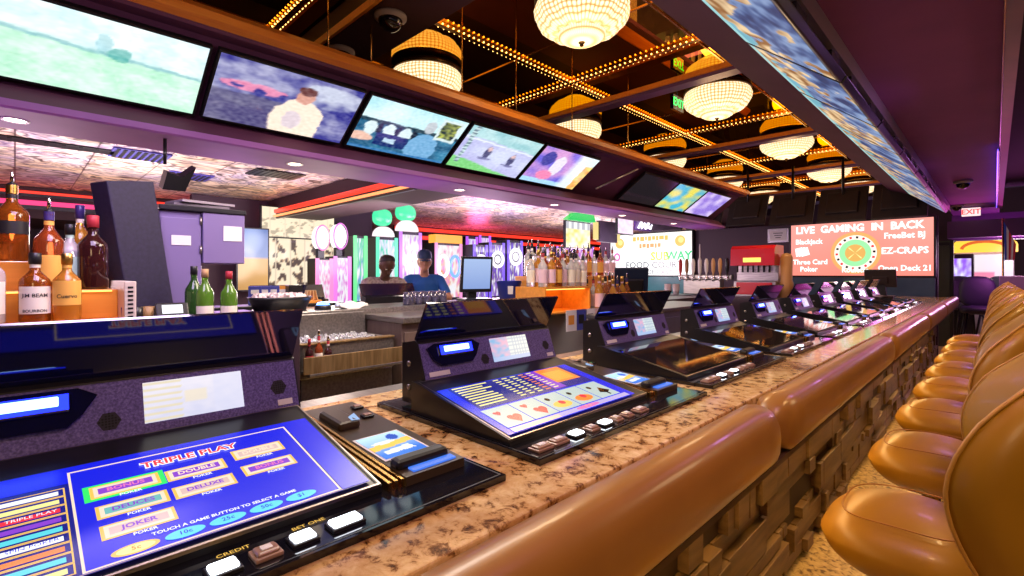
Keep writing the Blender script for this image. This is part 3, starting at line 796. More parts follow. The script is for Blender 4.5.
# downlights in the left lip
SPOTS = []
for i, (y, lb) in enumerate(((.0, 'round downlight in the left lip, out at the near end'), (1.52, 'round downlight in the left lip below the second screen'), (3.16, 'round downlight in the left lip below the racing screen'), (4.66, 'round downlight in the left lip below the pink and white screen'), (6.2, 'round downlight in the left lip below the dark screen'), (7.8, 'farthest round downlight in the left lip'))):
    t = thing('downlight', lb, 'downlight', (-3.86, y, 2.30), 0, 'downlights in the left lip')
    MB().lathe([(.045, .0), (.06, -.004), (.062, .0)], WHITE, n=20).build('trim_ring', t)
    MB().lathe([(0, -.001), (.045, -.001)], em('downlight_warm', (1, .8, .6), 6), n=20).build('lens', t)
    SPOTS.append((-3.86, y, 2.28))
def dome(loc, label, r=.09):
    t = thing('camera_dome', label, 'security camera', loc)
    MB().lathe([(0, 0), (r*1.35, 0), (r*1.35, -.02), (r, -.035)], pr('dome_base', (.35, .30, .28), .4), n=24).build('base', t)
    MB().lathe([(r, -.03)]+[(r*math.cos(a*PI/16), -.03-r*math.sin(a*PI/16)) for a in range(1, 9)], GLOSS, n=24).build('dome', t)
for px, py, lb in ((377, 10, 'security dome nearest, under the brown beam at the top left'), (328, 46, 'security dome beside the left rail, under the brown beam')):
    p = at(px, py, z=3.40); dome((p.x, min(max(p.y, 1.99), 2.0), 3.399), lb)
for px, py, lb in ((963, 181, 'security dome on the purple ceiling above the exit sign'), (957, 205, 'small security dome farther along the purple ceiling')):
    p = at(px, py, z=2.62); p = at(px, py, z=2.62); k = min(1, 11.3/p.y); dome((max(-.5, min(-.08, p.x*k)), p.y*k, 2.619), lb, .07)
# red exit sign at the far right
p = at(971, 212, y=11.6)
t = thing('exit_sign', 'small red and white EXIT sign hanging at the far right', 'exit sign', p)
MB().b2((-.12, -.02, -.07), (.12, .02, .07), pr('exit_face', (.7, .6, .6), .4, 0, (1, .75, .75), 1.0), .006).build('housing', t)
text('lettering', 'EXIT', .12, fr((0, -.022, 0), (1, 0, 0), (0, 0, 1)), em('exit_red', (1, .05, .05), 2), t, bold=.003)
MB().cyl((0, 0, .07), (0, 0, 2.62-p.z), .008, DARKM, 8).build('stem', t)
# green EXIT reflection of the mirror ceiling, added as a hanging sign
t = thing('exit_sign', 'green EXIT reflection in the mirror, built as a hanging sign beside the second chandelier', 'exit sign', at(677, 104, z=3.42))
MB().b2((-.02, -.13, -.085), (.02, .13, .085), GLOSS, .004).build('housing', t)
text('lettering', 'EXIT', .13, fr((.022, 0, 0), (0, 1, 0), (0, 0, 1)), em('exit_green', (.03, 1, .12), 2.2), t, bold=.002)
MB().cyl((0, 0, .085), (0, 0, .22), .008, DARKM, 8).build('stem', t)

# ------------------------------------------------------------------ end wall of the bar with its two signs
struct(MB().b2((-7.6, 11.12, 0), (-.70, 11.25, 2.46), DKW).build('wall_end'))
SY_ = 11.0
def lerp3(a, b_, t): return a+(b_-a)*t
def sign(name, label, x0, x1, z0, z1, fn):
    t = thing(name, label, 'sign', ((x0+x1)/2, SY_, (z0+z1)/2)); w, h = x1-x0, z1-z0
    MB().b2((-w/2-.03, .004, -h/2-.03), (w/2+.03, .115, h/2+.03), BLACK, .008).build('housing', t)
    picture('face', fr((0, 0, 0), (1, 0, 0), (0, 0, 1)), w, h, fn, PIC, t, 80, 44)
    return t, w, h
SW = em('sign_white', (1, .95, .93), 1.3)
t, w, h = sign('roulette_sign', 'red lit sign reading LIVE GAMING IN BACK with a roulette wheel', -2.93, -.745, 1.42, 2.425, lambda u, v: mixc((1.0, .26, .20), (1.0, .42, .36), v*.6+.25*math.sin(9*u)*.3))
def ring(m, r0, r1, z, mt, sx=1, n=48, a0=0, a1=2*PI):
    for i in range(n):
        a, b_ = a0+(a1-a0)*i/n, a0+(a1-a0)*(i+1)/n
        m.quad([(r0*math.cos(a)*sx, r0*math.sin(a), z), (r1*math.cos(a)*sx, r1*math.sin(a), z), (r1*math.cos(b_)*sx, r1*math.sin(b_), z), (r0*math.cos(b_)*sx, r0*math.sin(b_), z)], mt)
W0 = fr((-.02, -.004, -.08), (1, 0, 0), (0, 0, 1))
m = MB(W0)
ring(m, .33, .39, .001, em('wheel_orange', (1, .5, .16), .85), 1); ring(m, .25, .33, .001, em('wheel_pale', (1, .86, .75), 1.1))
for i in range(18):
    a = 2*PI*i/18; ring(m, .27, .31, .002, REDS if i % 2 else BLACK, 1, 2, a, a+.13)
ring(m, .16, .25, .001, em('wheel_green', (.35, .9, .4), 1.0)); ring(m, .0, .16, .001, em('wheel_amber', (1, .55, .14), .8))
for i in range(4):
    a = PI/4+PI/2*i; m.quad([(.0, 0, .003), (.13*math.cos(a-.1), .13*math.sin(a-.1), .003), (.15*math.cos(a), .15*math.sin(a), .003), (.13*math.cos(a+.1), .13*math.sin(a+.1), .003)], YELS)
m.build('wheel_picture', t, False)
TX = lambda x, z: fr((x, -.007, z), (1, 0, 0), (0, 0, 1))
for s_, x, z, sz, b_ in (('LIVE  GAMING  IN  BACK', -.02, .385, .185, .007), ('Blackjack', -.78, .16, .135, .004), ('Three Card', -.76, -.24, .135, .004), ('Poker', -.78, -.38, .135, .004), ('Roulette', -.02, -.40, .13, .004), ('FreeBet BJ', .70, .21, .145, .004), ('EZ-CRAPS', .70, -.06, .16, .005), ('Open Deck 21', .70, -.37, .135, .004)):
    text('lettering', s_, sz, TX(x, z), SW, t, bold=b_, sx=.93 if sz < .18 else .96)
m = MB(fr((-.86, -.006, -.04), (1, 0, 0), (0, 0, 1)))
for i in range(3): m.quad([(-.14+.05*i, -.09, .001*i), (-.0+.05*i, -.05, .001*i), (-.04+.05*i, .10, .001*i), (-.16+.05*i, .07, .001*i)], SW)
m.build('cards_picture', t, False)
def foodfn(u, v):
    c = (1.0, 1.0, 1.0)
    if v > .64: c = mixc((1, .93, .84), (1, .98, .95), .5+nz(u, v, 4, 3))
    return tuple(x*1.2 for x in c)
t, w, h = sign('food_court_sign', 'white lit sign reading SUBWAY and FOOD COURT BACK OF CASINO', -7.2, -5.0, 1.42, 2.45, foodfn)
ORT = em('sign_orange', (1, .5, .12), 1.1)
m = MB(fr((.05, -.007, 0), (1, 0, 0), (0, 0, 1)))
for k, (z_, ws, mt) in enumerate(((.39, (.09, .07, .11, .05, .09, .08, .06, .12, .08), ORT), (.21, (.06, .09, .07, .10, .05, .08), em('sign_red_orange', (1, .38, .15), 1.1)))):
    x = -(sum(ws)+.025*len(ws))/2
    for i, w_ in enumerate(ws): m.rect(x, z_-.055+.02*(i % 2), x+w_, z_+.055, 0, mt); x += w_+.025
m.build('worn_lettering', t, False)
for x in (-.82, .82):
    m = MB(fr((x, -.006, .30), (1, 0, 0), (0, 0, 1))); m.disc((0, 0, 0), .13, .13, ORT, 18); m.disc((.02, .02, .001), .07, .07, YELS, 12); m.build('emblem', t, False)
m = MB(fr((-.9, -.006, -.05), (1, 0, 0), (0, 0, 1))); m.disc((0, 0, 0), .10, .11, PINKS, 14); m.disc((0, 0, .001), .05, .06, SW, 12); m.build('emblem', t, False)
text('lettering', 'SUB', .28, TX(.30, -.06), em('sign_yellow', (1, .78, .05), 1.1), t, bold=.008); text('lettering', 'WAY', .28, TX(.78, -.06), em('sign_green', (.02, .62, .2), 1.0), t, bold=.008)
GRY = em('sign_grey', (.16, .17, .2), .8)
text('lettering', 'FOOD COURT', .22, TX(.12, -.27), GRY, t, bold=.002, sx=1.05); text('lettering', 'BACK OF CASINO', .16, TX(.15, -.44), GRY, t, bold=.001, sx=1.05)
tag(MB().b2((-2.98, 10.96, .0), (-.72, 11.1, 1.385), noisy('slate_blue_panel', [(.3, (.05, .085, .16)), (.7, (.08, .13, .22))], 3, 3, .25), .006).build('base_panel'), 'slate blue panel under the roulette sign', 'panel')
tag(MB().b2((-7.25, 10.96, .0), (-4.95, 11.1, 1.385), noisy('teal_panel', [(.3, (.02, .14, .17)), (.7, (.03, .2, .23))], 3, 3, .3), .006).build('base_panel'), 'teal panel under the food court sign', 'panel')
# framed certificate on the end wall
p = (at(769, 242, y=11.1)+at(788, 229, y=11.1))/2
t = thing('framed_certificate', 'small framed certificate on the dark end wall left of the roulette sign', 'picture frame', p)
MB().b2((-.2, -.02, -.145), (.2, .015, .145), pr('silver_frame', (.45, .42, .45), .3, .6), .006).build('frame', t)
MB().b2((-.16, -.024, -.105), (.16, -.02, .105), PAPER).build('paper', t)
m = MB()
for i in range(3): m.b2((-.09+.02*i, -.0255, .04-.045*i), (.09-.02*i, -.024, .055-.045*i), DARKM)
m.build('printed_lines', t)
# point of sale terminal at the end of the granite
t = thing('sales_terminal', 'black point of sale terminal turned away at the far end of the granite bar', 'terminal', (-1.33, 9.95, BT))
MB().b2((-.18, -.14, 0), (.18, .14, .03), BLACK, .008).build('base', t)
m = MB(); m.prism([(-.08, .03), (.08, .03), (.06, .2), (-.06, .2)], -.05, .05, BLACK, 'y'); m.build('stand', t)
M = fr((0, -.06, .31), (1, 0, 0), (0, -.35, .94)); m = MB(M); m.box((0, 0, 0), (.42, .3, .045), TVBACK, None, .012); m.box((0, -.02, .03), (.2, .12, .03), TVBACK, None, .008); m.build('display', t)
# ------------------------------------------------------------------ inside the bar, near left
ISL = noisy('dark_counter_laminate', [(.3, (.035, .02, .03)), (.7, (.06, .035, .045))], 3, 4, .35)
tag(MB().b2((-3.25, -1.6, 0), (-2.42, .98, 1.235), ISL, .006).build('back_counter'), 'dark back counter under the lit liquor steps, behind the nearest machine', 'counter')
t = thing('liquor_steps', 'amber lit wooden display steps holding liquor bottles at the left edge', 'display shelf', (-2.78, -.35, 1.235))
m = MB(); m.b2((-.26, -.75, 0), (.26, .66, .03), WOODS, .003); m.build('lower_step', t)
m = MB(); m.b2((-.26, -.75, .03), (.10, .66, .15), WOODS, .003); m.build('middle_step', t)
m = MB(); m.b2((-.26, -.75, .15), (-.05, .52, .265), WOODS, .003); m.build('upper_step', t)
m = MB(); m.b2((-.24, .661, 0), (.27, .70, .185), pr('ivory_laminate', (.62, .52, .45), .4), .003)
for i in range(9): m.b2((.2701, .672, .02+.017*i), (.2712, .69, .028+.017*i), DARKM)
m.build('end_panel', t)
AMB = em('amber_strip', (1, .45, .1), 2.2)
m = MB(); m.b2((.101, -.74, .140), (.106, .64, .147), AMB); m.build('light_tape', t)

def glassmat(name, col, trans=.55): return pr(name, col, .06, 0, None, 0, trans, .3, 1.4)
AMBER = glassmat('amber_spirit', (.40, .10, .012), .6); DARKR = glassmat('dark_spirit', (.035, .008, .008), .1); GOLDL = glassmat('gold_tequila', (.70, .32, .04), .6); CLEAR = glassmat('clear_spirit', (.8, .8, .85), .6); GREENG = glassmat('green_glass', (.12, .28, .03), .4); BURG = glassmat('red_amber_spirit', (.42, .08, .02))
LABC = pr('label_cream', (.80, .72, .62), .5); LABY = pr('label_amber', (.80, .42, .08), .5); LABR = pr('label_red', (.45, .03, .05), .5); LABK = pr('label_black', (.02, .018, .02), .4); LABP = pr('label_pink', (.75, .5, .6), .5)
CAPK = pr('cap_black', (.015, .015, .018), .35); CAPG = pr('cap_gold', (.7, .45, .12), .3, 1); CAPB = pr('cap_violet', (.05, .03, .16), .35)
BOT = 0
FACE = lambda p: math.atan2(-p[1], -p[0])          # label turned to the customer side
def bottle(loc, h, r, glass, label, group, lab=LABC, cap=CAPK, kind='round', txt=(), pour=False, lz=(.12, .5), rz=None, nm='liquor_bottle'):
    t = thing(nm, label, 'bottle', loc, FACE(loc) if rz is None else rz, group)
    s = .57 if kind == 'round' else (.62 if kind == 'square' else .45)
    sq = (1, 1)
    prof = [(0, .004), (r*.9, 0), (r, .008), (r, h*s), (r*.93, h*(s+.05)), (r*.55, h*(s+.13)), (r*.34, h*(s+.18)), (r*.31, h*.9), (r*.36, h*.905), (r*.36, h*.93), (0, h*.93)]
    if kind == 'wine': prof = [(0, .004), (r*.95, 0), (r, .01), (r, h*.5), (r*.92, h*.57), (r*.6, h*.66), (r*.36, h*.74), (r*.33, h*.92), (r*.38, h*.925), (r*.38, h*.94), (0, h*.94)]
    MB().lathe(prof, glass, n=6 if kind == 'square' else 20, smooth=kind != 'square').build('glass_body', t)
    a = 1.15
    if lab:
        f_ = 1.002 if kind != 'square' else .90
        MB().lathe([(r*f_+.0012, h*lz[0]), (r*f_+.0012, h*lz[1]*s/.57)], lab, n=14, a0=-a, a1=a).build('label', t, False)
    if lab and kind != 'wine': MB().lathe([(r*.345, h*.79), (r*.345, h*.84)], lab, n=14).build('neck_label', t, False)
    if pour:
        MB().lathe([(r*.36, h*.85), (r*.37, h*.955)], cap, n=14).build('neck_sleeve', t, False)
        MB().lathe([(0, h*.93), (r*.33, h*.93), (r*.33, h*.97), (r*.16, h*.985), (0, h*.985)], CAPK, n=12).build('stopper', t)
        MB().tube([(0, 0, h*.98), (.0, 0, h*1.05), (.012, 0, h*1.12)], [.007, .006, .004], CHROME, 8).build('pour_spout', t)
    else:
        MB().lathe([(0, h*.84), (r*.40, h*.84), (r*.40, h), (r*.36, h*1.005), (0, h*1.005)], cap, n=16).build('cap', t)
    for s_, z_, sz, mt in txt:
        o = text('lettering', s_, sz, Matrix(), mt, t, bold=.0003)
        for v in o.data.vertices:
            an = v.co.x/(r+.002); zz = v.co.y+h*z_; v.co = V(((r+.0022)*math.cos(an), (r+.0022)*math.sin(an), zz))
    return t
GLB = 'bottles on the amber lit steps'
bx = lambda px, x, z: (x, at(px, 300, x=x).y, z)
bottle(bx(35, -2.595, 1.267), .262, .046, AMBER, 'square bourbon bottle with a white JIM BEAM label at the front of the steps', GLB, LABC, CAPK, 'round', (('JIM BEAM', .39, .019, LABK), ('BOURBON', .17, .015, LABK)), lz=(.13, .52))
o = MB()
bottle(bx(67, -2.585, 1.267), .262, .044, GOLDL, 'tequila bottle with an amber Cuervo label at the front of the steps', GLB, LABY, CAPG, 'round', (('Cuervo', .37, .021, LABK),), lz=(.24, .6))
bottle(bx(49, -2.73, 1.387), .33, .047, BURG, 'tall amber liqueur bottle with a violet neck and steel pourer, middle step', GLB, LABY, CAPB, 'round', (), True, (.1, .42))
bottle(bx(70, -2.76, 1.387), .27, .042, CLEAR, 'clear bottle with a pale green label, half hidden between two dark bottles', GLB, pr('label_mint', (.4, .6, .5), .5), CAPK, 'round', (), False, (.15, .5))
bottle(bx(93, -2.73, 1.387), .31, .052, DARKR, 'dark brown coffee liqueur bottle with a red neck band, right end of the middle step', GLB, None, LABR, 'round')
bottle(bx(80, -2.93, 1.387), .37, .042, GOLDL, 'amber bottle with a violet cap standing behind the dark coffee liqueur', GLB, LABC, CAPB, 'round')
bottle(bx(12, -2.90, 1.502), .33, .054, AMBER, 'whisky bottle with a slanted dark label on the top step', GLB, LABK, CAPG, 'round', (), True, (.34, .50))
bottle(bx(-12, -2.60, 1.267), .31, .046, CLEAR, 'clear bottle cut by the left edge, front of the steps', GLB, LABC, CAPK, 'round')
# tall leaning slab
t = thing('display_slab', 'tall dark violet slab leaning on the back counter right of the liquor steps', 'display panel', (-2.93, .445, 1.236), .38)
M = Matrix.Rotation(.155, 4, 'X')
MB(M).box((0, -.0, .335), (.13, .20, .63), noisy('violet_black_slab', [(.3, (.014, .010, .034)), (.7, (.022, .016, .05))], 60, 2, .6), None, .006).build('panel', t)
MB().b2((-.07, -.10, 0), (.07, .12, .03), BLACK, .004).build('foot', t)
# violet metal cabinet
VIOM = noisy('violet_grey_metal', [(.3, (.19, .14, .33)), (.7, (.24, .18, .40))], 2, 2, .4, .2)
t = thing('metal_cabinet', 'violet grey metal cabinet with an upper box, behind the green wine bottles', 'cabinet', (-2.95, .50, 1.236))
MB().b2((-.26, 0, 0), (0, .185, .535), VIOM, .005).build('body', t)
d = MB().b2((.001, .006, .03), (.008, .18, .50), VIOM, .003).build('door', t); MB().b2((.009, .05, .36), (.012, .135, .41), PAPER, .001).build('label_plate', d)
u = MB().b2((-.26, .186, .27), (.02, .385, .535), VIOM, .005).build('upper_box', t); MB().b2((.021, .28, .39), (.0235, .37, .47), PAPER, .001).build('notice', u)
MB().b2((-.27, -.005, .535), (.03, .39, .56), DARKM, .004).build('top_tray', t)
for z_ in (.32, .47): MB().cyl((.012, .178, z_), (.012, .178, z_+.04), .006, STEEL, 8).build('hinge', t)
for i, (a, b_) in enumerate((('grey folder lying on the violet cabinet', 0), ('thin pale folder on top of the grey folder', .017))):
    tag(MB().box((-3.05+.01*i, .68+.02*i, 1.806+b_), (.2, .26, .014), pr('folder%d' % i, (.16+.12*i, .13+.1*i, .16+.12*i), .5), (0, 0, .1*i+.1), .002).build('folder'), a, 'folder')
# black folded shade hanging on a thin rod over the cabinet
p = at(165, 160, x=-3.72)
t = thing('hanging_speaker', 'black wedge speaker hanging on a thin rod above the violet cabinet', 'speaker', (p.x, p.y, 2.30))
MB().cyl((0, 0, 0), (0, 0, -.16), .010, BLACK, 8).build('rod', t)
m = MB(fr((0, .05, -.25), (0, 1, 0), (.3, 0, 1))); m.prism([(-.07, -.06), (.05, -.06), (.10, .10), (.03, .03), (-.05, .05)], -.06, .06, BLACK, 'z'); m.build('cabinet', t)
GW = 'green wine bottles beside the violet cabinet'
bottle(bx(205, -2.60, 1.237), .235, .036, GREENG, 'green wine bottle with a cream label, left of the front pair', GW, LABC, pr('cork', (.5, .3, .15), .7), 'wine', (), False, (.06, .36), nm='wine_bottle')
bottle(bx(229, -2.58, 1.237), .225, .036, GREENG, 'green wine bottle with a cream label, right of the front pair', GW, LABC, LABR, 'wine', (), False, (.06, .36), nm='wine_bottle')
bottle(bx(194, -2.75, 1.237), .25, .038, glassmat('dark_green_glass', (.03, .09, .02), .3), 'dark green wine bottle without label behind the cream labelled pair', GW, None, CAPK, 'wine', (), False, nm='wine_bottle')
t = thing('card_terminal', 'small black card terminal with a white display on the back counter', 'terminal', (-2.56, at(172, 315, x=-2.56).y, 1.236))
m = MB(fr((0, 0, .05), (0, 1, 0), (-.5, 0, 1))); m.box((0, 0, 0), (.12, .075, .03), BLACK, None, .006); m.build('body', t); m = MB(fr((0, 0, .05), (0, 1, 0), (-.5, 0, 1))); m.box((0, .005, .0155), (.075, .04, .002), em('terminal_white', (.9, .95, 1), 1.3)); m.build('display', t)
MB().b2((-.05, -.05, 0), (.04, .05, .03), BLACK, .004).build('base', t)
for px, lb, mt in ((148, 'brown paper cup on the back counter below the leaning slab', pr('cup_brown', (.28, .16, .06), .5)), (137, 'black cup beside the brown paper cup', BLACK), (128, 'small black cup nearest the liquor steps', CAPB)):
    tag(MB().lathe([(0, 0), (.018, 0), (.024, .075), (.021, .075), (.016, .006), (0, .006)], mt, (-2.58, at(px, 310, x=-2.58).y, 1.236), 18).build('cup'), lb, 'cup', 'cups below the leaning slab')
# ------------------------------------------------------------------ service station in the middle
CTZ = 1.225
tag(MB().b2((-3.35, 1.05, 0), (-2.95, 4.6, CTZ), STEEL, .006).build('service_counter'), 'long steel service counter in the middle of the bar', 'counter')
t = thing('ice_bin', 'open steel ice bin, golden reflection painted on its ledge, behind the granite bar', 'ice bin', (-2.70, 1.31, 0))
m = MB(); m.b2((-.23, -.27, 0), (.14, .27, .90), STEEL, .004); m.build('base', t)
m = MB(); m.b2((-.23, -.28, .90), (-.20, .28, 1.21), STEEL, .003); m.b2((.11, -.28, .90), (.14, .28, 1.075), STEEL, .003); m.b2((-.20, -.28, .90), (.11, -.25, 1.075), STEEL, .003); m.b2((-.20, .25, .90), (.11, .28, 1.075), STEEL, .003); m.build('tub', t)
GST = noisy('steel_gold_reflection', [(.3, (.40, .25, .10)), (.7, (.75, .5, .24))], 5, 2, .28, .8, 0, (1, 9, 1))  # golden reflection on the steel ledge put into its colour
t_ = MB(); t_.b2((.141, -.27, .93), (.25, .27, .945), STEEL, .003); t_.b2((.24, -.30, .945), (.25, .27, 1.03), GST, .002); t_.b2((.10, -.28, 1.0755), (.15, .28, 1.085), GST, .002); t_.build('speed_rail', t)
m = MB(); random.seed(3)
for i in range(900): m.box((-.185+.28*random.random(), -.235+.47*random.random(), 1.0+.085*random.random()), (.013, .013, .013), CLEAR, (random.random()*3, random.random()*3, 0))
o = m.build('ice', t); o['kind'] = 'stuff'
GS = 'bottles in the speed rail'
for k, (y, g, c) in enumerate(((1.06, DARKR, LABR), (1.11, BURG, LABC), (1.16, DARKR, LABC))):
    bottle((-2.505, y, .946), (.17, .19, .16)[k], .02, g, ('dark bottle with red cap in the speed rail, left end', 'red amber bottle second in the speed rail', 'dark bottle with a cream label, third in the speed rail')[k], GS, c, LABR, 'round', (), k > 0)
WOODG = noisy('grey_brown_cabinet', [(.3, (.10, .065, .055)), (.7, (.15, .10, .085))], 4, 4, .45, 0, 0, (8, 8, 1))
t = thing('back_cabinet', 'grey brown under-counter cabinet right of the ice bin', 'cabinet', (-2.72, 2.12, 0))
MB().b2((-.22, -.50, 0), (.20, .50, 1.155), WOODG, .004).build('body', t)
MB().b2((-.22, -.51, 1.155), (.23, .51, 1.19), STEEL, .004).build('top', t)
for s_ in (-1, 1):
    d = MB().b2((.201, .25*s_-.24, .06), (.215, .25*s_+.24, 1.10), WOODG, .003).build('door', t); MB().b2((.215, .25*s_-.18*s_-.01, .95), (.235, .25*s_-.18*s_+.01, 1.05), STEEL, .003).build('handle', d)
t = thing('back_cabinet', 'grey steel cabinet below the bottle crates, between the second and third machines', 'cabinet', (-2.42, 4.0, 0))
MB().b2((-.32, -.82, 0), (.22, 1.5, 1.10), pr('grey_panel', (.22, .20, .21), .4, .3), .004).build('body', t)
MB().b2((-.33, -.84, 1.10), (.25, 1.52, 1.13), STEEL, .004).build('top', t)
for k in range(3): d = MB().b2((.221, -.58+.68*k, .06), (.232, .06+.68*k, 1.04), pr('grey_panel', (.22, .20, .21), .4, .3), .003).build('door', t); MB().b2((.232, -.02+.68*k, .8), (.25, .0+.68*k, .95), STEEL, .002).build('handle', d)
# things on the steel service counter
yat = lambda px, x: at(px, 300, x=x).y
t = thing('ice_tub', 'black serving tub heaped with pale ice on the service counter', 'tub', (-3.14, yat(274, -3.14)+.04, CTZ))
MB().lathe([(0, 0), (.15, 0), (.18, .07), (.19, .085), (.175, .085), (.15, .03), (0, .03)], CAPK, n=28, sx=.7).build('tub', t)
m = MB()
for i in range(120):
    a, rr = random.random()*6.28, random.random()**.5*.15; m.box((rr*.7*math.cos(a), rr*math.sin(a), .075+.02*random.random()), (.025, .025, .02), pr('ice_pale', (.75, .6, .6), .3), (random.random()*3, random.random()*3, 0))
o = m.build('ice', t); o['kind'] = 'stuff'
BXB = pr('box_blue', (.05, .06, .35), .4); BXO = pr('box_orange', (.75, .3, .05), .4)
for k in range(4):
    x = -3.7; px = 255+9*k; t = thing('snack_box', ('blue and gold snack box, leftmost in the row behind the ice tub', 'second blue and gold snack box behind the ice tub', 'third blue and gold snack box behind the ice tub', 'orange snack box at the right of the row behind the ice tub')[k], 'box', (x, yat(px, x), 1.235), FACE((x, yat(px, x))), 'boxes behind the ice tub')
    MB().b2((-.03, -.042, 0), (.03, .042, .13), BXB if k < 3 else BXO, .003).build('carton', t); m = MB(); m.b2((.0301, -.03, .03), (.0312, .03, .055), YELS); m.b2((.0301, -.025, .075), (.0312, .025, .105), PAPER); m.build('printed_panel', t)
tag(MB().b2((-4.4, .2, 0), (-3.55, 8.3, 1.06), ISL, .005).build('far_bar_counter'), 'dark bar counter on the opposite side of the serving area', 'bar counter')
tag(MB().b2((-3.8, .9, 1.06), (-3.56, 1.75, 1.234), BLACK, .004).build('riser'), 'black riser under the row of snack boxes', 'riser')
tag(MB().b2((-3.68, yat(296, -3.6)-.05, 1.235), (-3.60, yat(296, -3.6)+.05, 1.37), BLACK, .004).build('speaker_box'), 'small black box right of the snack boxes', 'box')
for k, (px, c, lb) in enumerate(((311, BXO, 'orange napkin caddy on the opposite counter'),)):
    t = thing('napkin_caddy', lb, 'caddy', (-3.65, yat(px, -3.65), 1.235-.0), 0); MB().b2((-.04, -.07, -.175), (.04, .07, .02), c, .005).build('caddy', t); m = MB(); [m.box((0, -.04+.025*i, .05), (.05, .004, .09), pr('napkin', (.85, .55, .25), .6), (.15*i-.2, 0, 0)) for i in range(4)]; m.build('napkins', t)
t = thing('blue_lamp', 'small glowing blue puck light on the service counter', 'light', (-3.04, yat(323, -3.04), CTZ)); MB().lathe([(0, 0), (.05, 0), (.05, .02), (.04, .03)], BLACK, n=18).build('base', t); MB().lathe([(.04, .03), (.03, .045), (0, .05)], em('puck_blue', (.1, .35, 1), 6), n=18).build('lens', t)
m = MB(); vs = []; 
for i in range(9):
    for j in range(9): vs.append((.09*(i/8-.5)*(1-.2*math.sin(j)), .2*(j/8-.5), .03+.018*math.sin(i*1.1)*math.cos(j*.9)-.03*(abs(i-4)/4)**2))
m.add(vs, [[i*9+j, i*9+j+1, (i+1)*9+j+1, (i+1)*9+j] for i in range(8) for j in range(8)], WHITE, True)
o = m.build('bar_towel'); o.location = (-3.02, yat(352, -3.02), CTZ+.004); sol = o.modifiers.new('s', 'SOLIDIFY'); sol.thickness = .006; tag(o, 'crumpled white bar towel on the edge of the service counter', 'towel')
t = thing('rocks_glass', 'upturned dark glass, leftmost in the rack left of the sales screen', 'glass', (-3.03, yat(407, -3.03), CTZ), 0, 'upturned dark glasses on the service counter')
MB().lathe([(.0, .095), (.024, .095), (.032, .0), (.029, .0), (.021, .088), (0, .088)], glassmat('smoke_glass', (.18, .16, .28), .7), n=16).build('tumbler', t)
g0 = t
for k in range(9):
    x = -3.03-.09*(k % 2); px = 411+4*k; dup(g0, (x, yat(px, x), CTZ), ('upturned dark glass in the rack left of the sales screen, number %d from the left' % (k+2)))
# sales screen facing us
t = thing('sales_terminal', 'sales terminal with a lit pale blue screen on the service counter', 'terminal', (-3.1, yat(474, -3.1), CTZ), -.35)
MB().b2((-.10, -.12, 0), (.12, .12, .025), BLACK, .006).build('base', t); MB().b2((-.08, -.04, .02), (-.04, .04, .2), BLACK, .004).build('stand', t)
M = fr((.02, .02, .22), (0, 1, 0), (.12, .28, .96)); MB(M).box((0, 0, -.02), (.28, .30, .035), BLACK, None, .008).build('display_housing', t)
picture('display', M @ Matrix.Translation((0, .005, .001)), .24, .25, lambda u, v: mixc((.22, .32, .62), (.36, .48, .75), v), PIC, t, 8, 8)
# blue bucket, shaker, crate
t = thing('ice_bucket', 'deep blue plastic bucket with a white mark beside the sales screen', 'bucket', (-3.08, yat(509, -3.08), CTZ), FACE((-3.08, yat(509, -3.08))))
MB().lathe([(0, 0), (.085, 0), (.11, .16), (.115, .165), (.105, .165), (.08, .01), (0, .01)], pr('bucket_blue', (.015, .03, .30), .3), n=28).build('pail', t)
MB().lathe([(.099, .05), (.1085, .12)], PAPER, n=6, a0=-.1, a1=.35).build('mark', t, False)
MB().tube([(0, .11*math.cos(a), .155+.0*a-.05*math.sin(a)) for a in [PI*i/12 for i in range(13)]], .003, STEEL, 6).build('bail', t)
tag(MB().lathe([(0, 0), (.034, 0), (.04, .11), (.038, .12), (.03, .15), (.014, .175), (.013, .19), (0, .195)], CHROME, (-2.98, yat(534, -2.98), CTZ), 20).build('cocktail_shaker'), 'steel cocktail shaker left of the lit wooden crate', 'shaker')
t = thing('display_crate', 'open wooden crate glowing amber under the cluster of bottles', 'crate', (-2.60, yat(553, -2.60)+.06, 1.131))
m = MB()
for a in (((-.2, -.30, 0), (.12, .30, .015)), ((-.2, -.30, .20), (.12, .30, .215)), ((-.2, -.30, .015), (-.185, .30, .2)), ((-.185, -.30, .015), (.12, -.285, .2)), ((-.185, .285, .015), (.12, .30, .2))): m.b2(*a, WOODS, .002)
m.build('box', t); MB().b2((-.15, -.27, .190), (.08, .27, .199), AMB).build('light_tape', t)
CRY = t.location.y
GC = 'bottles clustered on and behind the lit crate'
protos = []
cols = [(AMBER, LABC, CAPK), (CLEAR, LABC, CAPK), (GOLDL, LABP, CAPG), (BURG, LABY, CAPK), (CLEAR, LABP, LABR), (AMBER, LABY, CAPB)]
cn = ['amber', 'clear', 'gold', 'red-brown', 'clear pink-labelled', 'amber yellow-labelled']
od = ['first', 'second', 'third', 'fourth', 'fifth', 'sixth', 'seventh', 'eighth', 'ninth', 'tenth', 'eleventh', 'twelfth']
random.seed(5)
def cluster(xs, y0, y1, z, n, where, h=.28):
    for i in range(n):
        k = random.randrange(6); y = y0+(y1-y0)*i/(n-1); g, l_, c_ = cols[k]; loc = (xs+random.uniform(-.015, .015), y, z); lb = f'{cn[k]} bottle, {od[i]} from the left {where}'; rz = FACE(loc)
        hit = [p for p in protos if p[0] == k]
        if hit: dup(hit[0][1], loc, lb, rz, hit[0][2]*random.uniform(.92, 1.1))
        else:
            o = bottle(loc, h, .036, g, lb, GC, l_, c_, 'round', (), k != 2); protos.append((k, o, 1.0))
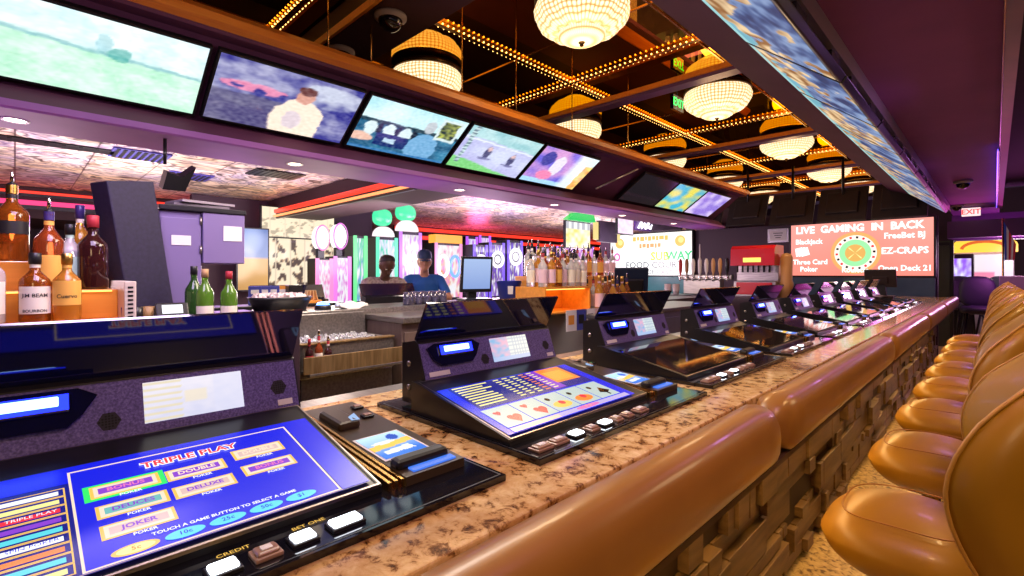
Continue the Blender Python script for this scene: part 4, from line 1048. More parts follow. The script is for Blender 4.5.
cluster(-2.53, CRY-.26, CRY+.26, 1.347, 7, 'in the front crate row')
cluster(-2.67, CRY-.24, CRY+.28, 1.347, 7, 'in the rear crate row', .3)
tag(MB().b2((-3.16, yat(531, -2.96), CTZ), (-2.96, CRY+1.55, 1.43), WOODS, .004).build('riser'), 'amber wooden riser behind the lit crate', 'riser')
cluster(-3.05, yat(531, -2.96)+.06, CRY+.68, 1.431, 10, 'on the riser behind the lit crate', .33)
cluster(-3.05, CRY+.75, CRY+1.5, 1.431, 8, 'at the right of the riser', .33)
cluster(-2.42, CRY+.36, CRY+.80, 1.131, 6, 'low on the cabinet right of the crate', .27)
cluster(-2.58, CRY+.40, CRY+.88, 1.131, 7, 'behind the low bottles beside the crate', .32)
for k, (px, c) in enumerate(((571, PAPER), (581, BXB), (590, PAPER), (599, LABP))):
    x = -2.30; y = yat(px, x); t = thing('notice_card', ('white card taped under the bottles, left end', 'dark blue card taped under the bottles', 'white card taped under the bottles, second white one', 'pinkish card taped under the bottles, right end')[k], 'card', (x-.027, y, 1.115), 0, 'cards taped under the bottles')
    m = MB(); m.b2((.03, -.065, -.10), (.034, .065, .06), c); m.b2((.0341, -.04, -.05), (.0348, .03, .02), BXO if k == 0 else DARKM); m.build('sheet', t)
# terminal turned away, with glasses in front
t = thing('sales_terminal', 'dark back of a sales terminal left of the food court sign', 'terminal', (-2.45, yat(613, -2.45)+.30, 1.131), -.9)
MB().b2((-.1, -.12, 0), (.1, .12, .03), BLACK, .006).build('base', t); MB().b2((-.03, -.05, .03), (.02, .05, .26), BLACK, .005).build('stand', t)
M = fr((.03, 0, .26), (0, 1, 0), (.25, 0, .96)); m = MB(M); m.box((0, 0, 0), (.31, .24, .04), pr('blue_black_plastic', (.012, .02, .05), .35), None, .01); m.box((0, -.05, .03), (.22, .14, .03), BLACK, None, .01); m.build('display_housing', t)
t0 = None
for k in range(9):
    x = -2.22; y = yat(606+4.2*k, x)
    lb = 'small pale shot glass, %s from the left in front of the dark terminal' % od[k]
    if t0 is None:
        t0 = thing('shot_glass', lb, 'glass', (x, y, 1.131), 0, 'shot glasses in a row'); MB().lathe([(0, 0), (.022, 0), (.028, .075), (.025, .075), (.018, .012), (0, .012)], glassmat('pale_glass', (.85, .75, .75), .5), n=14).build('cup', t0)
        MB().lathe([(.0285, .062), (.0285, .078), (.025, .078)], LABP, n=14).build('rim', t0)
    else: dup(t0, (x, y, 1.131), lb)
# ------------------------------------------------------------------ taps and soda fountain at the far end
YT = 9.4; ZT = 1.04
p0, p1 = at(672, 300, y=YT), at(785, 300, y=YT)
tag(MB().b2((p0.x-.6, YT-.35, 0), (p1.x+.1, YT+.45, ZT), ISL, .006).build('tap_counter'), 'dark counter carrying the beer taps and the soda fountain', 'counter')
TC = (at(683, 270, y=YT).x+at(734, 270, y=YT).x)/2-.02
t = thing('beer_tower', 'steel beer tower with a row of tall tap handles before the dark end wall', 'beer tower', (TC, YT, ZT))
MB().b2((-.42, -.10, .02), (.30, .10, .30), STEEL, .01).build('cabinet', t); MB().b2((-.55, -.06, .30), (.50, .06, .40), STEEL, .02).build('manifold', t)
hc_ = [pr('handle_red', (.5, .03, .03), .35), pr('handle_brown', (.28, .13, .05), .4), WHITE, WHITE, WHITE, pr('handle_tan', (.6, .35, .15), .4), pr('handle_tan', (.6, .35, .15), .4), BLACK]
for k in range(8):
    x = -.48+.13*k; h = .34 if k != 3 else .62
    f_ = MB(); f_.cyl((x, -.05, .35), (x, -.13, .34), .016, CHROME, 10); f_.cyl((x, -.12, .35), (x, -.13, .27), .012, CHROME, 8); fo = f_.build('faucet', t)
    MB().lathe([(0, 0), (.012, 0), (.016, .05), (.032, .10), (.038, h*.7), (.03, h*.9), (.012, h), (0, h)] if k != 3 else [(0, 0), (.014, 0), (.03, .08), (.034, .3), (.012, .36), (.010, h), (0, h)], hc_[k], (x, -.10, .37), 12).build('tap_handle', fo)
RED = pr('fountain_red', (.60, .01, .02), .25, coat=.4)
pc = at(756, 270, y=YT)
t = thing('soda_fountain', 'red and steel soda fountain beside the beer taps', 'drinks dispenser', (pc.x, YT, ZT))
MB().b2((-.36, -.10, 0), (.36, .30, .28), STEEL, .01).build('base', t); MB().b2((-.36, .05, .28), (.36, .30, .86), STEEL, .01).build('back', t)
m = MB(); m.prism([(-.22, .56), (.30, .56), (.30, .92), (-.12, .92), (-.20, .86)], -.37, .37, RED, 'x'); m.build('canopy', t)
m = MB(); m.b2((-.30, -.13, .04), (.30, -.10, .26), RED, .006); m.build('drip_panel', t); m = MB(); m.b2((-.15, -.216, .62), (.15, -.206, .70), em('fountain_yellow', (1, .75, .1), 1.2)); m.build('brand_panel', t)
for k in range(7): MB().cyl((-.28+.09*k, -.12, .56), (-.28+.09*k, -.12, .44), .018, BLACK, 8).build('nozzle', t)
pc = at(776, 270, y=YT+.1)
tag(MB().lathe([(0, 0), (.11, 0), (.11, .25), (.09, .3), (.10, .7), (.07, .76), (0, .78)], pr('tan_wood', (.5, .25, .09), .4), (pc.x+.17, YT+.1, ZT), 16).build('cup_dispenser'), 'tan wooden cup dispenser column right of the soda fountain', 'dispenser')
for k, (px, lb) in enumerate(((668, 'clear plastic cup stack left of the beer tower'), (676, 'second clear cup stack left of the beer tower'))):
    pc = at(px, 285, y=YT-.1); m = MB()
    for i in range(4): m.lathe([(0, .03*i), (.05, .03*i), (.07, .12+.03*i), (.065, .12+.03*i)], glassmat('pale_glass', (.85, .75, .75), .5), (pc.x, YT-.1, ZT), 14)
    tag(m.build('cup_stack'), lb, 'cups')
# ------------------------------------------------------------------ machines and people on the opposite side
for k in range(6):
    if k == 2: continue
    dup(pm, (-4.42, .95+.885*(k+1), 1.061), ('poker machine back across the bar, %s from the left, seen as a low black hood' % od[k if k < 2 else k-1]), PI)
def body(name, segs, vox, mat, parent):
    m = MB()
    for a, ra, b_, rb in segs:
        a, b_ = V(a), V(b_)
        for q in range(7):
            c = a.lerp(b_, q/6); r = ra+(rb-ra)*q/6; r3 = r if isinstance(r, V) else V((r, r, r)); m.ell(c, r3, mat, 12, 8)
    me_o = m.build('tmp', None, False); rm = me_o.modifiers.new('r', 'REMESH'); rm.mode = 'VOXEL'; rm.voxel_size = vox; rm.use_smooth_shade = True
    sm = me_o.modifiers.new('s', 'SMOOTH'); sm.iterations = 3; sm.factor = .5
    dg = bpy.context.evaluated_depsgraph_get(); dg.update(); me = bpy.data.meshes.new_from_object(me_o.evaluated_get(dg)); bpy.data.objects.remove(me_o)
    me.materials.clear(); me.materials.append(mat); me.name = name
    for p in me.polygons: p.use_smooth = True
    o = bpy.data.objects.new(name, me); COL.objects.link(o)
    if parent: o.parent = parent
    return o
def hand(p, d, up, s=1, curl=.4):
    """palm + four fingers + thumb as capsule segments"""
    d = V(d).normalized(); up = V(up); up = (up-d*up.dot(d)).normalized(); w = d.cross(up)*s; p = V(p); sg = [(p, .028, p+d*.055, .03)]
    for i, L in enumerate((.068, .078, .072, .055)):
        b0 = p+d*.075+w*(.03-.02*i); b1 = b0+(d-up*curl*.5).normalized()*L*.55; b2_ = b1+(d*.6-up*curl).normalized()*L*.45
        sg += [(b0-d*.03, .0105, b0, .0105), (b0, .0105, b1, .0095), (b1, .0095, b2_, .008)]
    b0 = p+d*.02+w*.03; b1 = b0+(d*.6+w*.8).normalized()*.045; sg += [(b0, .013, b1, .011), (b1, .011, b1+d*.03, .009)]
    return sg
def person(loc, rz, label, skin, shirt, lean, lookdown, arms, hair, cap=None):
    t = thing('person', label, 'person', loc, rz); R = Matrix.Rotation(lean, 4, 'Y'); hip = V((0, 0, .72))
    q = lambda *p: tuple(hip+(R @ (V(p)-hip)))
    hd = q(.02, 0, 1.39); hv = V(hd); 
    fx = V((math.cos(lookdown), 0, -math.sin(lookdown))); upv = V((math.sin(lookdown), 0, math.cos(lookdown)))
    seg = [(q(0, 0, .74), V((.12, .17, .1)), q(0, 0, .95), V((.11, .155, .1))), (q(0, 0, .95), V((.115, .155, .1)), q(0, 0, 1.12), V((.12, .185, .09))), (q(-.01, -.15, 1.17), .06, q(-.01, .15, 1.17), .06), (q(-.01, 0, 1.16), .06, q(.01, 0, 1.32), .052)]
    seg += [(hv-upv*.02, V((.085, .072, .09)), hv+upv*.035, V((.098, .077, .085))), (hv+fx*.045-upv*.075, .045, hv+fx*.03-upv*.06, .05)]
    seg += [(hv+fx*.098+upv*.005, .010, hv+fx*.112-upv*.022, .013), (hv+fx*.085-upv*.062, V((.014, .024, .008)), hv+fx*.086-upv*.060, V((.014, .024, .008)))]
    for s_ in (-1, 1): seg += [(hv+V((0, .078*s_, 0))-upv*.02, V((.018, .010, .026)), hv+V((0, .08*s_, 0))+upv*.01, V((.02, .010, .022))), (hv+fx*.088+V((0, .03*s_, 0))+upv*.032, V((.012, .022, .007)), hv+fx*.09+V((0, .03*s_, 0))+upv*.033, V((.012, .022, .007)))]
    sl = []
    for s_, (el, wr, hdir, hup) in zip((-1, 1), arms):
        sh = q(0, .19*s_, 1.16); seg += [(sh, .052, el, .042), (el, .042, wr, .028)]+hand(V(wr)+V(hdir).normalized()*.02, hdir, hup, s_)
        mid = V(sh).lerp(V(el), .72); sl.append((sh, .064, tuple(mid), .058))
    for s_ in (-1, 1): seg += [(q(0, .1*s_, .74), .085, (.38, .11*s_, .70), .07), ((.38, .11*s_, .70), .062, (.36, .11*s_, .28), .045), ((.36, .11*s_, .28), .045, (.42, .11*s_, .25), .04)]
    body('body', seg, .011, skin, t)
    sh = [(q(0, 0, .76), V((.135, .185, .1)), q(0, 0, .95), V((.125, .168, .1))), (q(0, 0, .95), V((.13, .168, .1)), q(0, 0, 1.12), V((.135, .198, .095))), (q(-.01, -.15, 1.165), .072, q(-.01, .15, 1.165), .072)]+sl
    body('shirt', sh, .013, shirt, t)
    body('trousers', [(q(0, -.1, .74), .098, (.38, -.11, .70), .082), ((.38, -.11, .70), .074, (.36, -.11, .34), .058), (q(0, .1, .74), .098, (.38, .11, .70), .082), ((.38, .11, .70), .074, (.36, .11, .34), .058)], .014, pr('dark_trousers', (.03, .03, .045), .7), t)
    if cap:
        m = MB(fr(tuple(hv+upv*.045), (fx.x, fx.y, fx.z), (0, 1, 0))); m.lathe([(.104, 0), (.106, .03), (.095, .07), (.06, .10), (0, .11)], cap, n=20, sy=.84); m.build('cap', t)
        m = MB(fr(tuple(hv+upv*.035+fx*.08), (fx.x, fx.y, fx.z), (0, 1, 0))); m.lathe([(0, 0), (.085, -.008), (.085, -.002), (0, .008)], cap, n=18, a0=-PI/2, a1=PI/2, sy=.8); m.build('cap_brim', t)
    if hair: body('hair', [(hv+upv*.055-fx*.02, V((.098, .082, .06)), hv-fx*.05+upv*.0, V((.07, .08, .085)))], .009, hair, t)
    for s_ in (-1, 1):
        m = MB(); c = hv+fx*.088+V((0, .03*s_, 0))+upv*.018; m.ell(c, (.010, .012, .008), pr('eye', (.6, .58, .55), .3), 10, 8); m.ell(c+fx*.006, (.005, .005, .005), CAPK, 8, 6); m.build('eye', t)
    return t
CHK = noisy('checked_shirt', [(.35, (.20, .15, .15)), (.5, (.48, .40, .36)), (.65, (.28, .2, .2))], 22, 2, .8)
px1 = at(384, 290, x=-4.85)
person((-4.95, px1.y, .22), -.25, 'person in a patterned grey shirt bent over a machine across the bar', pr('dark_skin', (.10, .045, .025), .5), CHK, .42, .75,
       [((.36, -.26, .98), (.52, -.14, .95), (1, .2, 0), (0, 0, 1)), ((.36, .26, .98), (.54, .12, .95), (1, -.2, 0), (0, 0, 1))], pr('black_hair', (.03, .02, .018), .6))
px2 = at(431, 290, x=-4.85)
person((-5.0, px2.y, .22), -.55, 'person in a blue cap and blue shirt resting folded forearms on the far bar', pr('tan_skin', (.50, .25, .15), .5), pr('blue_shirt', (.02, .12, .45), .7), .18, .12,
       [((.26, -.28, .95), (.42, .0, .97), (.2, 1, 0), (0, 0, 1)), ((.26, .28, .95), (.45, .04, 1.0), (.1, -1, 0), (0, 0, 1))], pr('brown_hair', (.08, .05, .03), .6), pr('navy_cap', (.03, .06, .14), .6))
for k, y in enumerate((px1.y, px2.y)):
    t = thing('bar_stool', ('stool under the person in the patterned shirt', 'stool under the person in the blue cap')[k], 'bar stool', (-4.97, y, 0)); MB().lathe([(0, .70), (.19, .70), (.2, .75), (.17, .79), (0, .80)], LEATHG, n=20).build('seat', t); MB().cyl((0, 0, 0), (0, 0, .7), .03, CHROME, 12).build('column', t); MB().lathe([(0, .03), (.2, .01), (.2, 0), (0, 0)], CHROME, n=20).build('base', t)

# ------------------------------------------------------------------ slot machines behind
SX_ = -7.6
def slot(px0, px1, pyt, label, style, c1, c2, c3, X_=SX_):
    a, b_ = at(px0, pyt, x=X_), at(px1, pyt, x=X_); yc = (a.y+b_.y)/2; w = (b_.y-a.y)*.96; H = max(a.z, b_.z)
    t = thing('slot_machine', label, 'slot machine', (X_, yc, 0), 0, 'slot machines behind the far bar')
    MB().b2((-.35, -w/2, 0), (.05, w/2, .75), BLACK, .01).build('base', t); bz = H-(.62 if style == 'oval' else .50) if style in ('oval', 'dome') else H
    MB().b2((-.35, -w/2, .75), (0, w/2, bz), DARKM, .01).build('cabinet', t)
    ms = [em('slot_%d_%s' % (px0, n_), c, s_) for n_, c, s_ in zip('abc', (c1, c2, c3), (1.1, .9, 1.0))]
    def scr(u, v):
        c = mixc(c1, c2, v+.8*nz(u, v, 3, px0)); d = nz(u, v, 9, px0+1)
        return tuple(x*.8 for x in mixc(c, (.95, .95, 1) if d > .1 else c3 if d < 0 else (.15, .1, .3), min(1, abs(d)*2.6)))
    Mx = lambda z: fr((.012, 0, z), (0, 1, 0), (0, 0, 1))
    picture('screen', Mx((.95+bz)/2), w*.8, (bz-.95)*.92, scr, pic('slot_picture', 1.0), t, 24, 24)
    for s_ in (-1, 1): MB().b2((.0, s_*w*.46-.03, .9), (.03, s_*w*.46+.03, bz), ms[2], .006).build('side_light', t)
    if style == 'oval':
        m = MB(fr((-.15, 0, H-.29), (0, 1, 0), (0, 0, 1))); m.lathe([(0, .10), (w*.40, .10), (w*.44, .06), (w*.44, -.06), (0, -.06)], ms[0], n=28, sy=1.75); m.build('topper', t)
        m = MB(fr((-.05, 0, H-.29), (0, 1, 0), (0, 0, 1))); m.lathe([(w*.42, .012), (w*.46, .02), (w*.48, .0)], ms[2], n=28, sy=1.75); m.build('topper_ring', t); MB().b2((-.2, -.05, bz), (-.1, .05, H-.4), DARKM).build('topper_stem', t)
    elif style == 'dome':
        m = MB(fr((-.15, 0, bz+.02), (0, 1, 0), (0, 0, 1))); m.lathe([(0, .1), (w*.48, .1), (w*.5, 0), (0, 0)], em('dome_white', (1, .85, .92), 1.0), n=24, a0=0, a1=PI, sy=.9); m.build('wheel', t)
        m = MB(); m.ell((-.15, 0, bz+.36), (.12, w*.45, .15), em('dome_green', (.05, .75, .35), 1.1), 20, 12, .8); m.build('topper', t)
    elif style == 'bar':
        MB().b2((-.2, -w/2, bz), (.03, w/2, bz+.16), ms[0], .01).build('topper', t)
        for s_ in (-1, 1):
            m = MB(fr((.03, s_*w*.22, bz-.45), (0, 1, 0), (0, 0, 1))); m.tube([(w*.18*math.cos(2*PI*i/20), .2*math.sin(2*PI*i/20), 0) for i in range(20)], .03, BLUELED if s_ > 0 else em('ring_white', (1, .9, .9), 2), 8, True); m.build('light_ring', t)
    elif style == 'reel':
        m = MB(fr((.03, 0, bz-.35), (0, 1, 0), (0, 0, 1))); m.lathe([(0, .0), (w*.36, .0), (w*.42, .03), (w*.44, 0)], em('reel_white', (.9, .9, 1), 1.2), n=24); m.build('wheel', t)
        m = MB(fr((.032, 0, bz-.35), (0, 1, 0), (0, 0, 1))); m.lathe([(w*.2, .004), (w*.26, .004)], BLACK, n=24); m.build('wheel_mark', t)
    MB(fr((.12, 0, .86), (0, 1, 0), (-1, 0, .25))).box((0, 0, 0), (w*.9, .28, .06), BLACK, None, .02).build('button_deck', t)
    return t
slot(316, 332, 220, 'slot machine with a glowing white oval topper, left of the pair', 'oval', (1, .95, 1), (1, .55, .8), (.95, .25, .6))
slot(334, 350, 219, 'slot machine with a glowing white oval topper, right of the pair', 'oval', (1, .95, 1), (.75, .75, 1), (.8, .2, .75))
slot(354, 366, 236, 'narrow slot machine with rainbow side lights', 'plain', (.2, .3, .9), (.1, .7, .4), (.15, .8, .3))
slot(376, 397, 210, 'slot machine with a green dome, left of the green domed pair', 'dome', (1, .9, 1), (.75, .8, 1), (.1, .8, .5))
slot(399, 421, 206, 'slot machine with a green dome, right of the green domed pair', 'dome', (1, 1, .95), (.9, .9, .8), (.6, .2, .9))
slot(434, 462, 244, 'slot machine with an orange header and two light rings', 'bar', (1, .4, .05), (1, .95, .9), (.9, .3, .6))
slot(466, 477, 237, 'slot machine with a violet framed white screen, left one', 'plain', (1, .9, 1), (.8, .8, 1), (.5, .1, .9), -8.2)
slot(479, 490, 236, 'slot machine with a violet framed white screen, right one', 'plain', (1, .9, 1), (.8, .6, 1), (.5, .1, .9), -8.2)
slot(473, 487, 245, 'slot machine with a round white reel, left one', 'reel', (.3, .15, .5), (.1, .05, .2), (.2, .1, .8), -7.3)
slot(489, 504, 243, 'slot machine with a round white reel, middle one', 'reel', (.3, .15, .5), (.1, .05, .2), (.2, .1, .8), -7.3)
slot(507, 522, 241, 'slot machine with a round white reel, right one', 'reel', (.3, .15, .5), (.1, .05, .2), (.2, .1, .8), -7.3)
for k, (a, b_) in enumerate(((536, 552), (556, 572), (576, 594))): slot(a, b_, 247, 'violet and pink slot machine behind the bottle cluster, %s of three' % od[k], 'plain', (.8, .5, 1), (.9, .3, .7), (.5, .15, .9), -8.0)
struct(MB().b2((-9.35, 2.0, 0), (-9.2, 5.2, 2.74), DKW).build('wall_mural'))
# cream mural wall and blue panel at the left
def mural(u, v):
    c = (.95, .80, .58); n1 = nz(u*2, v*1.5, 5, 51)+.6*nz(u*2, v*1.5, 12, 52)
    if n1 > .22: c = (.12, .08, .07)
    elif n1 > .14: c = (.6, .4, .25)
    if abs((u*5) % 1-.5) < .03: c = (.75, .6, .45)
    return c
def wallpic(nm, label, cat, x, px0, px1, py0, py1, fn, mt, nx=60, ny=40):
    a, b_ = at(px0, py1, x=x), at(px1, py1, x=x); c0 = at(px0, py0, x=x)
    w_, h_ = b_.y-a.y, c0.z-a.z; t = thing(nm, label, cat, (x, (a.y+b_.y)/2, a.z+h_/2)); MB().b2((-.06, -w_/2-.02, -h_/2-.02), (-.004, w_/2+.02, h_/2+.02), DARKM).build('backing', t)
    picture('face', fr((0, 0, 0), (0, 1, 0), (0, 0, 1)), w_, h_, fn, mt, t, nx, ny); return t
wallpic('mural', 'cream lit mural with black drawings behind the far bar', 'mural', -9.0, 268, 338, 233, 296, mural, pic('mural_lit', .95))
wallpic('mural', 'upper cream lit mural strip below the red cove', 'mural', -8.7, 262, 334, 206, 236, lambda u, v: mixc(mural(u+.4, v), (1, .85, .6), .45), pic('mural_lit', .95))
wallpic('wall_screen', 'dark blue panel with an orange lower half behind the violet cabinet', 'panel', -8.6, 238, 268, 228, 290, lambda u, v: mixc((.12, .2, .5), (.35, .45, .8), blob(u, v, .4, .85, .5, .3)) if v > .5 else mixc((.55, .28, .08), (.7, .38, .12), u), pic('mural_lit', .95), 16, 24)
# backlit red coves and a low dark soffit
REDC = em('red_cove', (1, .04, .02), 1.2); MAGC = em('magenta_cove', (1, .05, .22), 1.1)
o = MB(); o.b2((-12.5, -5, 2.28), (-10.2, 3.0, 2.74), DROP); struct(o.build('trim_drop_near'))
t = thing('cove_light', 'magenta neon cove running along the dropped ceiling at the left', 'cove light', (-10.16, 0, 2.50)); MB().b2((-.035, -5, -.09), (0, 3.0, -.03), DARKM).build('channel', t); MB().b2((-.03, -5, -.03), (.03, 3.0, .04), MAGC, .01).build('tube', t)
t = thing('cove_light', 'thin red reflection above the first magenta cove at the left, modelled as a glowing line', 'cove light', (-10.16, 0, 2.66)); MB().b2((-.035, -5, -.06), (0, 3.0, -.02), DARKM).build('channel', t); MB().b2((-.03, -5, -.02), (.02, 3.0, .02), REDC, .008).build('tube', t)  # reflection of the cove, added as a second glowing tube
o = MB(); o.b2((-11, 3.15, 2.42), (-4.3, 3.9, 2.74), DROP); struct(o.build('trim_drop_cross'))
t = thing('cove_light', 'glowing red cove slanting across above the cream mural', 'cove light', (-7.3, 3.10, 2.5)); MB().b2((-2.85, .01, -.11), (2.7, .049, -.02), DARKM).build('channel', t); MB().b2((-2.85, -.02, -.02), (2.7, .045, .05), REDC, .02).build('tube', t); MB().b2((-2.85, -.03, -.08), (2.7, .01, -.055), em('cove_hot', (1, .3, .10), 1.6)).build('hot_line', t)
for x, z0, lb in ((-11.2, 2.62, 'red neon band behind the violet slot machines'), (-11.2, 2.40, 'lower red neon band behind the violet slot machines')):
    t = thing('cove_light', lb, 'cove light', (x, 12, z0)); MB().b2((-.1, -5, -.02), (-.04, 7, .12), DARKM).build('channel', t); MB().b2((-.04, -5, 0), (.0, 7, .10), REDC, .02).build('tube', t)
# hanging signs at the middle right: green awning, yellow white sign, black monitor, neon script
X2 = -6.4
wallpic('hanging_sign', 'white and yellow lit sign under the green awning', 'sign', X2, 566, 590, 221, 247, lambda u, v: mixc((.98, .95, .8), (.9, .75, .2), .5+1.2*nz(u, v, 6, 61)) if v < .75 else mixc((.5, .5, .55), (.95, .95, .9), int(u*9) % 2), PIC, 30, 24)
a, b_ = at(565, 221, x=X2), at(593, 215, x=X2)
t = thing('awning', 'small green lit awning above the yellow and white sign', 'awning', ((X2-.02), (a.y+b_.y)/2, a.z+.04)); m = MB(); w_ = (b_.y-a.y)/2
m.prism([(-w_, 0), (w_, 0), (w_*.75, .26), (-w_*.2, .22)], -.06, .10, em('awning_green', (.01, .7, .12), .8), 'x'); m.build('canopy', t); MB().cyl((0, 0, .2), (0, 0, 2.74-a.z-.04), .012, DARKM, 8).build('rod', t)
a = at(607, 232, x=X2); t = thing('hanging_monitor', 'black monitor back hanging left of the neon script, above the sales terminal', 'monitor', (a.x, a.y, a.z)); MB().b2((-.05, -.36, -.24), (.05, .36, .24), TVBACK, .01).build('housing', t)
for s_ in (-1, 1): MB().cyl((0, .2*s_, .24), (0, .2*s_, 2.745-a.z), .010, STEEL, 8).build('rod', t)
for s_ in (-1, 1): MB().b2((-.03, .38*s_, -.2), (.03, .52*s_, .2), em('yellow_stripe', (.9, .7, .25), .9), .01).build('side_panel', t)
wallpic('hanging_sign', 'pale pink lit sign left of the neon script', 'sign', -6.0, 618, 633, 216, 233, lambda u, v: mixc((1, .8, .95), (.95, .5, .8), nz(u, v, 5, 62)), PIC, 12, 12)
a = at(645, 223, x=-5.95); t = thing('neon_sign', 'white neon script above the food court sign', 'neon sign', a); m = MB(fr((0, 0, 0), (0, 1, 0), (0, 0, 1)))
pts = [(-.30, -.18), (-.16, .02), (-.06, .22), (-.10, .30), (-.18, .15), (-.14, -.18), (-.02, -.02), (.04, -.06), (.03, -.18), (.12, -.10), (.20, .04), (.14, .0), (.16, -.12), (.26, -.16), (.34, -.04)]
m.tube([(x*1.0, y*.75, 0) for x, y in pts], .024, em('neon_white', (.95, .95, 1), 2.5), 8); m.build('tube', t); MB().b2((-.06, -.42, -.19), (-.035, .42, .28), pr('neon_backing', (.08, .02, .14), .4), .01).build('backing', t); MB().cyl((-.05, 0, .28), (-.05, 0, 2.74-a.z), .012, DARKM, 8).build('rod', t)

# ------------------------------------------------------------------ passage at the far right
PURW = pr('purple_wall', (.12, .035, .17), .5)
struct(MB().b2((-.62, 13.2, 2.12), (4.5, 13.6, 2.62), PURW).build('beam'))
struct(MB().b2((-.62, 11.9, 2.1), (.9, 12.2, 2.40), PURW).build('beam'))
struct(MB().b2((.95, 7.0, 2.0), (4.5, 7.5, 2.5), PURW).build('beam'))
gp = thing('glass_partition', 'dark glass partition with a black post right of the roulette sign', 'partition', (-.62, 12.6, 0))
MB().b2((-.40, -.01, .05), (.0, .01, 2.09), pr('grey_green_glass', (.10, .11, .09), .08, 0, None, 0, .2)).build('pane', gp); MB().b2((.0, -.05, 0), (.06, .05, 2.1), BLACK, .006).build('post', gp); MB().b2((-.40, -.03, 2.0), (.0, .03, 2.06), DARKM).build('rail', gp)
p = at(984, 262, y=16.6)
t = thing('prize_booth', 'pale pink prize booth with a yellow arched header at the end of the passage', 'prize booth', (p.x, 16.6, 0))
MB().b2((-.52, 0, 0), (.52, .5, 2.0), pr('booth_pink', (.62, .48, .55), .5), .02).build('cabinet', t)
picture('panel', fr((0, -.012, 1.25), (1, 0, 0), (0, 0, 1)), 1.0, 1.35, lambda u, v: mixc((.75, .62, .72), (.9, .8, .85), v) if not (.3 < u < .7 and .55 < v < .68) else (.85, .25, .4), pic('mural_lit', .95), t, 30, 30)
m = MB(); m.prism([(-.58, 1.98), (.58, 1.98), (.58, 2.15)]+[(.58*math.cos(a*PI/12), 2.15+.22*math.sin(a*PI/12)) for a in range(1, 12)]+[(-.58, 2.15)], -.08, .2, em('arch_yellow', (1, .55, .05), 1.2), 'y'); m.build('arch', t)
m = MB(); m.tube([(.4*math.cos(a*PI/12), -.1, 2.06+.18*math.sin(a*PI/12)) for a in range(13)], .035, em('arch_red', (.7, .12, .02), 1), 8); m.build('arch_stripe', t)
wallpic_y = at(948, 260, y=17)
for k, (px, X0, lb, c) in enumerate(((958, 0, 'violet and blue slot machine left of the prize booth', (.3, .1, .9)), (967, .2, 'yellow and cyan slot machine beside the prize booth', (.9, .7, .1)))):
    p = at(px-8*k, 280, y=15.0+.9*k); t = thing('slot_machine', lb, 'slot machine', (p.x, 15.0+.9*k, 0)); MB().b2((-.26, 0, 0), (.26, .5, 1.9), BLACK, .02).build('cabinet', t)
    picture('screen', fr((0, -.012, 1.35), (1, 0, 0), (0, 0, 1)), .44, .9, lambda u, v, c=c: mixc(c, (.9, .9, 1), .3+nz(u, v, 6, 70+k)), PIC, t, 14, 20)
def chair(loc, rz, lb):
    t = thing('casino_chair', lb, 'chair', loc, rz, 'dark chairs in the passage'); s_ = pr('chair_black', (.03, .025, .05), .5)
    m = MB(); m.ell((0, 0, .62), (.24, .24, .07), s_, 20, 10, .7); m.build('seat', t); m = MB(fr((0, .22, .9), (1, 0, 0), (0, .2, 1))); m.ell((0, 0, 0), (.23, .26, .06), s_, 20, 10, .7); m.build('backrest', t)
    for sx_ in (-1, 1):
        for sy in (-1, 1): MB().cyl((.15*sx_, .15*sy, .58), (.22*sx_, .22*sy, 0), .018, BLACK, 8).build('leg', t)
    return t
for px, y, rz, lb in ((966, 14.2, .4, 'dark chair at the left of the passage beyond the stools'), (996, 15.3, -.3, 'dark chair farther right in the passage, before the prize booth'), (979, 13.0, .1, 'dark chair between the other two in the passage, nearest the stools')):
    p = at(px, 290, y=y); chair((p.x, y, 0), rz, lb).scale = (1.2, 1.2, 1.22)
p = at(1014, 285, y=9.5)
tag(MB().b2((p.x-.14, 9.5, 0), (p.x+.7, 10.4, 1.42), pr('purple_box', (.22, .10, .38), .4), .01).build('counter_box'), 'purple box counter at the right edge beyond the stools', 'counter')
m = MB(); p = at(1003, 255, y=10.6)
t = thing('flag', 'red, white and blue flag hanging at the end of the passage', 'flag', (p.x, 10.6, 1.45)); MB().cyl((0, 0, -1.45), (0, 0, .85), .012, BRASS, 8).build('pole', t)
m = MB()
for i, mt in enumerate((pr('flag_blue', (.03, .08, .5), .7), WHITE, pr('flag_red', (.6, .03, .06), .7), WHITE, pr('flag_red', (.6, .03, .06), .7))):
    m.prism([(.01+.026*i, .8-.07*i), (.036+.026*i, .73-.07*i), (.038+.022*i, .22), (.014+.022*i, .20)], -.01+.006*i, .004+.006*i, mt, 'y')
m.build('cloth', t)

# fittings on the low tiled ceiling
for px, py, w_, d_, mt, nm, lb in ((46, 143, .22, 1.1, BLACK, 'ceiling_vent', 'long black air grille in the tiled ceiling at the top left'), (140, 155, .5, .5, pr('panel_indigo', (.06, .05, .28), .4), 'ceiling_panel', 'indigo ceiling panel above the leaning slab'), (188, 176, .5, .5, pr('panel_indigo', (.06, .05, .28), .4), 'ceiling_panel', 'indigo ceiling panel above the violet cabinet'), (276, 174, .45, .6, BLACK, 'ceiling_panel', 'dark ceiling panel above the red cove')):
    p = at(px, py, z=2.745); t = thing(nm, lb, 'ceiling fitting', (p.x, p.y, 2.745)); MB().b2((-w_/2, -d_/2, -.012), (w_/2, d_/2, .004), mt, .003).build('panel', t)
    for i in range(8): MB().b2((-w_/2+.02, -d_/2+.03+d_*.115*i, -.018), (w_/2-.02, -d_/2+.06+d_*.115*i, -.012), DARKM).build('slat', t)
